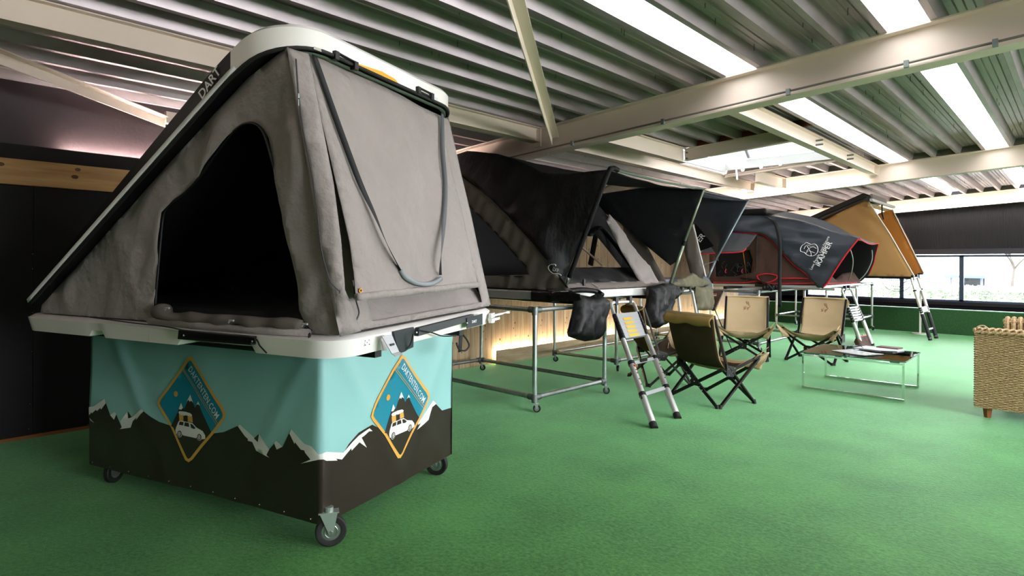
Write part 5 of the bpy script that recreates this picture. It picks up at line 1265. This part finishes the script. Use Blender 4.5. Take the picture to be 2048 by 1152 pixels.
MB().prism([L(Vector(A_), Vector(C_), .235) - acr * .03, L(Vector(A_), Vector(C_), .2) - acr * .05, L(Vector(A_), Vector(C_), .2) - acr * .025], nrm * .01).build('stabiliser_tab', M_BLACKP, l1)
ladder('telescopic ladder half hidden behind the folding chairs under the narrow tent', AZ(1372, 742, 0) + Vector((0, .0, 0)), AZ(1413, 731, 0), AX(1356, 583, -4.25), AX(1384, 580, -4.25), (.2, .4), (.985, .995), nst=1, wide=.024)
l3, L, acr, nrm = ladder('telescopic ladder with brown foot bag below the red-piped tent', AZ(1724, 694, 0), AZ(1745, 691, 0), AX(1683, 579, -3.06), AX(1702, 577.5, -3.06), (), (.44, .70), nst=6, wide=.032, bag=True)
l4, L, acr, nrm = ladder('telescopic ladder with dark lower rails leaning on the tan tent', AZ(1861, 681, 0), AZ(1873, 677, 0), AX(1822, 557, -2.47), AX(1835, 555, -2.47), (.17, .80), (.44, .53), nst=3, wide=.03)
for P, Q in ((AZ(1861, 681, 0), AX(1822, 557, -2.47)), (AZ(1873, 677, 0), AX(1835, 555, -2.47))):
    MB().tube([L(P, Q, .04), L(P, Q, .16)], .035, 10).tube([L(P, Q, .18), L(P, Q, .42)], .034, 10).build('rail_cover', mat('cover_dark', '15171c', .6), l4, smooth='angle')
# bag over the feet of ladder 3
c0 = (AZ(1724, 694, 0) + AZ(1745, 691, 0)) / 2
bg = MB(); q0 = Vector((c0.x - .20, c0.y - .26, 0)); 
ft = (sheet('foot_cover', [AX(1712, 674, -2.92), AX(1738, 670, -2.92), AX(1748, 692, -2.80), AX(1747, 697, -2.75), AX(1722, 699, -2.75), AX(1716, 690, -2.82)], M_BROWN, l3, h=.05, amp=.03, fs=(6, 3), seed=81, normal=(1, 0, 0), solid=.09, pin=.05, label='brown cover with red trim'))
MB().tube([AX(1712, 674, -2.91), AX(1725, 672, -2.9), AX(1738, 670, -2.91)], .009, 6).build('red_trim', M_RED, ft)
MB().tube([AX(1716, 676, -2.90), AX(1720, 694, -2.80)], .007, 6).build('red_trim', M_RED, ft)

# ================================================================== hanging bags
def bagmesh(name, label, outline, plane, m, depth, seed, group=None, amp=.03, h=.035, nrm=(1, 0, 0)):
    """a soft hanging bag: front and back sheets bulging apart, closed along the outline"""
    P = [plane(*q) for q in outline]; c = sum(P, Vector()) / len(P); n = Vector(nrm)
    zax = Vector((0, 0, 1)); a = zax.cross(n).normalized()
    f2 = lambda p: ((p - c).dot(a), (p - c).z)
    V, F, loops = mesh2d([f2(p) for p in P], [], h)
    mb = MB()
    for s in (1, -1):
        vv = []
        for x, y in V:
            d = min(seg_d(x, y, q[i], q[(i + 1) % len(q)]) for q in loops for i in range(len(q)))
            k = min(1, d / .09); b = math.sqrt(max(0, 1 - (1 - k) ** 2)) * depth / 2
            e = b + (amp * (fold((x, y), (8, 4), seed) + .6 * fold((x, y), (17, 8), seed + 2))) * min(1, d / .05)
            vv.append(c + a * x + Vector((0, 0, y)) + n * (e * s if s > 0 else -b))
        mb.add(vv, F if s > 0 else [f[::-1] for f in F])
    o = mb.build(name, m, None, smooth=True); tag(o, label, 'bag', group); return o
b1 = bagmesh('shoe_bag', 'black drawstring shoe bag hanging at the near corner of the black awning tent', [(1152, 587), (1163, 590), (1180, 593), (1195, 586), (1208, 594), (1213, 610), (1211, 630), (1203, 645), (1201, 672), (1192, 680), (1170, 683), (1150, 678), (1136, 673), (1143, 645), (1150, 615)], lambda x, y: AX(x, y, -3.72), M_BAG, .14, 3)
lgp = lambda o, P, r=.0025: MB().tube([p + Vector((.085, 0, 0)) for p in P], r, 5).build('printed_mark', mat('mark_grey', '8b8b90', .6), o)
lgp(b1, [AX(x, y, -3.72) for x, y in ((1164, 628), (1172, 629), (1171, 635), (1164, 633), (1164, 628))]); lgp(b1, [AX(x, y, -3.72) for x, y in ((1172, 609), (1171, 604), (1176, 606), (1178, 611))])
MB().tube(curve_pts([AX(1140, 582, -3.8), AX(1165, 580, -3.78), AX(1192, 583, -3.78), AX(1205, 590, -3.7)], 4), .028, 8).build('bag_collar', M_BAG, b1, smooth=True)
cd_ = MB(); 
for P in ([(1188, 590), (1196, 605), (1200, 640)], [(1190, 588), (1204, 612), (1202, 630)], [(1196, 588), (1199, 612), (1208, 640)]): cd_.tube(curve_pts([AX(x, y, -3.67) for x, y in P], 4), .003, 5)
cd_.build('drawcord', mat('cord_black', '08080a', .6), b1)
b2 = bagmesh('shoe_bag', 'black drawstring shoe bag hanging between ladder and folding chair', [(1297, 573), (1310, 571), (1326, 566), (1342, 566), (1352, 575), (1355, 590), (1345, 600), (1338, 604), (1337, 620), (1335, 640), (1326, 650), (1312, 657), (1300, 655), (1292, 648), (1294, 625), (1298, 600)], lambda x, y: AX(x, y, -3.78), M_BAG, .16, 7, amp=.035)
lgp(b2, [AX(x, y, -3.78) for x, y in ((1314, 596), (1312, 591), (1316, 591), (1315, 597))])
b3 = bagmesh('shoe_bag', 'olive canvas shoe bag hanging from the narrow tent', [(1392, 573), (1404, 575), (1420, 572), (1421, 590), (1422, 610), (1423, 620), (1408, 621), (1392, 620), (1394, 605), (1390, 590)], lambda x, y: AX(x, y, -4.2), M_OLIVE, .10, 9, amp=.03)
bp_ = lambda x, y: AY(x, y, 9.9)
b4 = bagmesh('shoe_bag', 'brown triangular bag with small red and white label under a rack rail', [(1421, 583), (1442, 582), (1448, 583), (1441, 597), (1434, 612), (1428, 622), (1423, 621), (1421, 600)], bp_, mat('bag_brown', '5b4538', .8), .06, 12, amp=.008, nrm=(0, -1, 0))
MB().prism([AY(1427, 587, 9.85), AY(1433, 587, 9.85), AY(1433, 592, 9.85), AY(1427, 592, 9.85)], (0, -.01, 0)).build('label', M_WHITE, b4); MB().prism([AY(1427.5, 587.5, 9.838), AY(1432.5, 587.5, 9.838), AY(1432.5, 589.5, 9.838), AY(1427.5, 589.5, 9.838)], (0, -.004, 0)).build('label_print', M_RED, b4)
tag(MB().tube([AY(1448, 582, 9.86), AY(1430, 621, 9.86)], .01, 8).build('tent_pole', M_ALU), 'thin silver rod leaning beside the brown hanging bag', 'pole')
tag(MB().tube([AZ(1464, 700, 0) , AY(1422, 601, 9.3)], .009, 6).build('tent_pole', M_WEB), 'thin black rod leaning behind the near folding chair', 'pole')
# ================================================================== folding chairs
def make_chair(label, loc, rz):
    """local frame: y forward, x to the side; feet on z = 0"""
    t = thing('folding_chair', label, 'chair', loc, rz, 'tan canvas folding chairs')
    B = dict(local=True)
    W = .265
    sf = {s: Vector((s * .31, .27, .47)) for s in (-1, 1)}; hub = {s: Vector((s * W, -.14, .34)) for s in (-1, 1)}
    topb = {s: Vector((s * .26, -.335, .885)) for s in (-1, 1)}; ff = {s: Vector((s * .275, .24, .0)) for s in (-1, 1)}; fb = {s: Vector((s * .275, -.30, .0)) for s in (-1, 1)}
    def leg(p, q, nm='leg', a=.019, b=.03):
        d = (q - p).normalized(); MB().bar(p + Vector((0, 0, .012)) if p.z < .01 else p, q, a, b, (1, 0, 0)).build(nm, M_CHAIRLEG, t, bevel=.003, **B)
        if p.z < .01: MB().tube([p + Vector((0, 0, .0)), p + Vector((0, 0, .03)) + d * .01], [.02, .017], 8).build('foot', M_RUBBER, t, **B)
    for s in (-1, 1):
        leg(ff[s], Vector((-s * .285, .25, .40))); leg(fb[s], Vector((-s * .25, -.2, .36)))      # crossing pairs, front and back
        leg(ff[s] + Vector((s * .012, -.02, 0)), hub[s] + Vector((s * .012, -.02, .06)))          # side pair
        leg(fb[s] + Vector((s * .012, .02, 0)), sf[s] + Vector((0, -.02, -.02)))
        leg(hub[s], topb[s], 'back_upright', .018, .028)
        leg(hub[s] + Vector((0, -.03, -.02)), sf[s], 'seat_rail', .018, .028)
        c = hub[s] + Vector((s * .022, .0, .0))
        MB().prism([c + Vector((0, -.05, -.045)), c + Vector((0, .05, -.05)), c + Vector((0, .10, .03)), c + Vector((0, .04, .05)), c + Vector((0, -.05, .07))], (s * .004, 0, 0)).build('bracket', M_BLACKP, t, **B)
        rv = MB()
        for d in ((0, -.03, .03), (0, .03, .0), (0, .06, .03), (0, -.02, -.03)): rv.ball(c + Vector(d) + Vector((s * .006, 0, 0)), .006, 8)
        rv.build('rivet', M_RIVET, t, kind='stuff', **B)
    for y in (.262, -.262):
        z = .205; k = 1 if y > 0 else -1; c = Vector((0, y + k * .012, z))
        MB().prism([c + Vector((-.055, 0, .0)), c + Vector((-.03, 0, -.04)), c + Vector((.03, 0, -.04)), c + Vector((.055, 0, 0)), c + Vector((.03, 0, .04)), c + Vector((-.03, 0, .04))], (0, k * .004, 0)).build('bracket', M_BLACKP, t, **B)
        rv = MB()
        for x, zz in ((0, 0), (-.06, .05), (-.09, .075), (.06, -.04), (.09, -.07)): rv.ball(c + Vector((x, k * .008, zz)), .006, 8)
        rv.build('rivet', M_RIVET, t, kind='stuff', **B)
    # canvas sling: one strip from the top of the back to the front corner pockets
    P = [(-.35, .90, .27), (-.335, .81, .268), (-.31, .70, .262), (-.275, .58, .255), (-.235, .46, .25), (-.17, .375, .25), (-.06, .335, .255), (.06, .34, .27), (.16, .37, .285), (.24, .41, .305), (.30, .45, .325)]
    def sling(off):
        def f(a, b):
            i = b * (len(P) - 1); k = min(int(i), len(P) - 2); g = i - k
            y = P[k][0] + (P[k + 1][0] - P[k][0]) * g; z = P[k][1] + (P[k + 1][1] - P[k][1]) * g; w_ = P[k][2] + (P[k + 1][2] - P[k][2]) * g
            u = 2 * a - 1; seat = max(0, min(1, (b - .45) / .3))
            sag = (1 - u * u) * (.02 + .035 * seat); wing = .13 * max(0, abs(u) - .45) ** 1.3 * max(0, (b - .62) / .38) * 2.2
            yy = y - (.03 * (1 - u * u) if b < .5 else 0) - (.10 * (1 - abs(u)) ** 1.2 * max(0, (b - .8) / .2))
            return Vector((u * w_ * (1 + .16 * max(0, (b - .75) / .25)), yy + off * (1 if b < .5 else .2), z - sag * seat - off * seat + wing * .9 + .004 * noise.noise(Vector((a * 7, b * 12, 2)))))
        return f
    MB().grid(sling(0), 26, 44).build('canvas_seat', M_SEATTAN, t, smooth=True, solid=.003, **B)
    MB().grid(lambda a, b: sling(-.012)(a, .055 + b * .84), 22, 36).build('canvas_underside', M_SEATSHADE, t, smooth=True, solid=.003, **B)
    # top hem folded over to the back
    def hem(a, b):
        u = 2 * a - 1; ang = PI * b
        return Vector((u * .275, -.35 - .03 * math.sin(ang) + .006 * math.sin(9 * u + 3 * b) - .045 * b, .885 - .10 * b + .012 * math.sin(ang) + .008 * math.cos(7 * u) * b - .012 * u * u))
    MB().grid(hem, 24, 8).build('top_hem', mat('chair_hem', 'a98c50', .85) if 'chair_hem' not in bpy.data.materials else bpy.data.materials['chair_hem'], t, smooth=True, solid=.004, **B)
    for s in (-1, 1):     # front pockets that fold round the rail ends
        w0 = Vector((s * .375, .275, .51)); a = Vector((s * .15, .17, .36)); b = Vector((s * .30, .28, .33)); c = Vector((s * .34, .12, .40))
        def pocket(x, y, s=s, w0=w0, a=a, b=b):
            p = w0.lerp(a, x); q = w0.lerp(b, x) + Vector((0, .03, -.0)); return p.lerp(q, y) + Vector((0, .012 * math.sin(8 * y + 4 * x), .006 * math.sin(10 * x)))
        MB().grid(pocket, 10, 8).build('front_pocket', M_SEATTAN, t, smooth=True, solid=.004, **B)
    # small faded print on the backrest
    R = random.Random(5); pr = MB(); c = Vector((0, -.372, .745))
    f_ = sling(.008)
    for i in range(9):
        u0 = .5 + R.uniform(-.07, .07); b0 = .085 + R.uniform(-.01, .10)
        pr.tube(curve_pts([f_(u0, b0), f_(u0 + R.uniform(-.03, .03), b0 + R.uniform(.01, .03)), f_(u0 + R.uniform(-.04, .04), b0 + R.uniform(.02, .05))], 3), .0026, 5)
    pr.build('faded_print', mat('faded_red', '9c5f4a', .8) if 'faded_red' not in bpy.data.materials else bpy.data.materials['faded_red'], t, kind='stuff', **B)
    return t
ch = make_chair('tan folding chair turned away from the camera, nearest to the yellow-labelled ladder', (-2.87, 6.09, 0), math.radians(-17))
ch.scale = (1.2, 1.02, 1.06)
for lb, loc, rz in (('tan folding chair turned away, partly hidden behind ladder and black shoe bag', (-3.78, 6.57, 0), -38),
                    ('tan folding chair facing the camera, in front of the brown hanging bag', (-3.80, 9.13, 0), -163),
                    ('tan folding chair facing the camera, beside the corner of the glass table', (-2.92, 9.62, 0), 176)):
    c = copy_tree(ch); c.location = loc; c.rotation_euler.z = math.radians(rz); c['label'] = lb

# ================================================================== glass coffee table
tb_ = thing('coffee_table', 'low coffee table with glass top on two chrome frames', 'table', (-1.87, 7.92, 0))
TA = AZ(1604, 775, 0); TB = AZ(1809, 803, 0); TC = AZ(1850.5, 778, 0)
ax = (TB - TA).normalized(); ay = Vector((-ax.y, ax.x, 0)); LX = (TB - TA).length; LY = .95
def TP(x, y, z): return TA + ax * x + ay * y + Vector((0, 0, z))
for y in (0, LY):
    mb = MB(); s = .022; mb.bar(TP(0, y, s / 2), TP(LX, y, s / 2), s, s); mb.bar(TP(0, y, .395), TP(LX, y, .395), s, s)
    for x in (s / 2, LX - s / 2): mb.bar(TP(x, y, s), TP(x, y, .385), s, s, ax)
    mb.build('chrome_frame', M_CHROME, tb_, bevel=.002)
for x in (.09, LX - .09):
    for y in (0, LY): MB().box(TP(x, y, .411), (.09, .028, .01), Matrix((ax, ay, Vector((0, 0, 1)))).transposed()).build('glass_clip', M_FITTING, tb_)
gm = bpy.data.materials.new('table_glass'); gm.use_nodes = True
N = gm.node_tree.nodes; L_ = gm.node_tree.links; N.remove(N['Principled BSDF'])
t_ = N.new('ShaderNodeBsdfTransparent'); t_.inputs[0].default_value = (.78, .93, .88, 1); g_ = N.new('ShaderNodeBsdfGlossy'); g_.inputs['Roughness'].default_value = .01
fr_ = N.new('ShaderNodeFresnel'); fr_.inputs['IOR'].default_value = 1.28; x_ = N.new('ShaderNodeMixShader')
L_.new(fr_.outputs[0], x_.inputs[0]); L_.new(t_.outputs[0], x_.inputs[1]); L_.new(g_.outputs[0], x_.inputs[2]); L_.new(x_.outputs[0], N['Material Output'].inputs[0])
top_ = MB().box(TP(LX / 2, LY / 2, .421), (LX + .02, LY + .03, .010), Matrix((ax, ay, Vector((0, 0, 1)))).transposed()).build('glass_top', gm, tb_)
M_EDGE = mat('glass_edge_green', '2f6e5c', .15)
for p, q in (((-.01, -.017), (LX + .01, -.017)), ((LX + .012, -.017), (LX + .012, LY + .017)), ((-.012, -.017), (-.012, LY + .017)), ((-.01, LY + .017), (LX + .01, LY + .017))):
    MB().bar(TP(p[0], p[1], .421), TP(q[0], q[1], .421), .003, .011).build('glass_edge', M_EDGE, tb_)
def mag(name, label, px, py, w_, d_, rz, th, m, cat='magazine', curl=0):
    c = AZ(px, py, .427); R_ = Matrix.Rotation(math.radians(rz), 3, 'Z')
    def f(a, b):
        x = (a - .5) * w_; y = (b - .5) * d_; return c + R_ @ Vector((x, y, th + curl * max(0, a - .55) ** 2 * 4))
    mb = MB(); mb.grid(f, 16, 3)
    o = mb.build(name, m, None, smooth=False, solid=th, off=-1)
    return tag(o, label, cat)
m1 = mag('magazine', 'open pale magazine lying at the middle front of the glass table', 1714, 706, .44, .30, -28, .008, M_PAPER2, curl=.01)
m2 = mag('magazine', 'white magazine lying flat at the rear of the glass table top', 1758, 699, .44, .30, -12, .010, M_PAPER)
m3 = mag('book', 'thin brown covered book behind the white magazine on glass table', 1779, 697.5, .24, .16, -8, .012, mat('book_brown', '5a3f35', .6), 'book')
m3.location.z += .011
pn = MB(); a = AZ(1762, 702.5, .44); b = AZ(1794, 704, .44); pn.tube([a, b], .007, 8)
tag(pn.build('pen', M_BLACKP), 'black pen lying on the white magazine', 'pen')
bg_ = bagmesh('plastic_bag', 'small crumpled clear plastic bag on the rear edge of the glass table', [(1688, 697), (1697, 692), (1709, 690), (1722, 691), (1727, 696), (1720, 699), (1704, 699)], lambda x, y: AY(x, y, 8.1), M_GLASS, .10, 5, amp=.02, h=.03, nrm=(0, -1, 0))

# ================================================================== wicker armchair
def wicker_mat():
    m = mat('wicker', 'b89a6c', .6)
    N = m.node_tree.nodes; L = m.node_tree.links; b = N['Principled BSDF']
    t = N.new('ShaderNodeTexCoord'); sp = N.new('ShaderNodeSeparateXYZ'); L.new(t.outputs['UV'], sp.inputs[0])
    n = N.new('ShaderNodeTexNoise'); n.inputs['Scale'].default_value = 60; L.new(t.outputs['Object'], n.inputs['Vector'])
    r = N.new('ShaderNodeValToRGB'); L.new(n.outputs['Fac'], r.inputs[0]); r.color_ramp.elements[0].position = .3; r.color_ramp.elements[0].color = lin('9c7d52'); r.color_ramp.elements[1].position = .7; r.color_ramp.elements[1].color = lin('d2b78c')
    L.new(r.outputs[0], b.inputs['Base Color']); return m
M_WICK = wicker_mat()
sofa = thing('wicker_armchair', 'woven wicker armchair on short wooden feet, cut by the right frame edge', 'armchair', (-.3, 7.7, 0))
def weave(name, p, u, v, n, rows, cols, W_, H_, parent=None):
    """woven panel: p corner, u along, v up (unit vectors), n outward; rows of strands that pass over and under the stakes"""
    p = Vector(p); u = Vector(u); v = Vector(v); n = Vector(n); mb = MB()
    dz = H_ / rows
    for r in range(rows):
        z = (r + .5) * dz; ph = (r % 2) * PI; k = cols * 4
        pts = [p + u * (W_ * i / k) + v * z + n * (.0055 * math.cos(PI * i / 4 * 1.0 + ph) + .004) for i in range(k + 1)]
        # flat 4-sided strand
        vv = []
        for q in pts: vv += [q - v * dz * .44, q + n * dz * .36, q + v * dz * .44]
        mb.add(vv, [(3 * i + a, 3 * (i + 1) + a, 3 * (i + 1) + a + 1, 3 * i + a + 1) for i in range(k) for a in (0, 1)])
    o = mb.build(name, M_WICK, parent, kind='stuff')
    return o
def wicker_arm(x0, x1, y0, y1, z0, z1, rows):
    core = MB().box(((x0 + x1) / 2, (y0 + y1) / 2, (z0 + z1) / 2), (x1 - x0 - .02, y1 - y0 - .02, z1 - z0 - .01)).build('panel_core', mat('wicker_shadow', '5c4526', .8) if 'wicker_shadow' not in bpy.data.materials else bpy.data.materials['wicker_shadow'], sofa)
    weave('woven_panel', (x0, y0, z0), (1, 0, 0), (0, 0, 1), (0, -1, 0), rows, int((x1 - x0) / .036), x1 - x0, z1 - z0, sofa)
    weave('woven_panel', (x0, y1, z0), (0, -1, 0), (0, 0, 1), (-1, 0, 0), rows, max(3, int((y1 - y0) / .036)), y1 - y0, z1 - z0, sofa)
    weave('woven_panel', (x1, y1, z0), (-1, 0, 0), (0, 0, 1), (0, 1, 0), rows // 2, int((x1 - x0) / .072), x1 - x0, z1 - z0, sofa)
    # braided border along the top
    bd = MB(); n_ = int((x1 - x0) / .05)
    for i in range(n_):
        x = x0 + (i + .5) * (x1 - x0) / n_
        for s in (0, 1): bd.tube([Vector((x - .035, y0 - .012 + s * .0, z1 - .004 + s * .012)), Vector((x, (y0 + y1) / 2, z1 + .02)), Vector((x + .035, y1 + .01, z1 + .0))], .012, 6)
        bd.tube([Vector((x - .03, y0 - .014, z1 - .022)), Vector((x + .03, y0 - .018, z1 - .002))], .013, 6)
    bd.build('braided_border', M_WICK, sofa, kind='stuff')
wicker_arm(-.75, .35, 7.19, 7.31, .095, .835, 66)
wicker_arm(-.60, .35, 8.12, 8.24, .095, .875, 40)
wicker_arm(.22, .36, 7.3, 8.13, .095, .86, 40)
rb = MB()
for i in range(18): 
    x = -.58 + i * .052; rb.tube(curve_pts([Vector((x, 8.105, .66)), Vector((x, 8.10, .80)), Vector((x, 8.12, .875)), Vector((x, 8.18, .90)), Vector((x, 8.24, .875))], 3), .024, 8)
rb.build('rolled_edge', M_WICK, sofa, kind='stuff')
MB().box((-.2, 7.72, .25), (.82, .8, .3)).build('seat_base', M_WICK, sofa, bevel=.02)
MB().box((-.2, 7.72, .45), (.84, .78, .12)).build('seat_cushion', mat('cushion_sand', 'a08e72', .9), sofa, bevel=.04)
for x, y in ((-.66, 7.25), (.28, 7.25), (-.55, 8.16), (.28, 8.16)): MB().tube([(x, y, 0), (x, y, .10)], [.027, .038], 4).build('leg', M_LEGWOOD, sofa)
MB().tube(curve_pts([(-.74, 7.2, .84), (-.73, 7.18, .872), (-.69, 7.18, .885), (-.66, 7.19, .865), (-.655, 7.2, .84)], 4), .006, 6).build('loose_strand', M_WICK, sofa)

# ================================================================== post on the platform edge
ps = thing('sign_post', 'slim white post on a flat base between tan tent ladder and bench', 'post', (-2.5, 15.08, 0))
MB().cyl((-2.5, 15.08, 0), (-2.5, 15.08, .02), .155, 28).build('base_plate', M_WHITEP, ps); MB().bar((-2.5, 15.08, .02), (-2.5, 15.08, .95), .035, .035, (1, 0, 0)).build('post', M_WHITEP, ps)
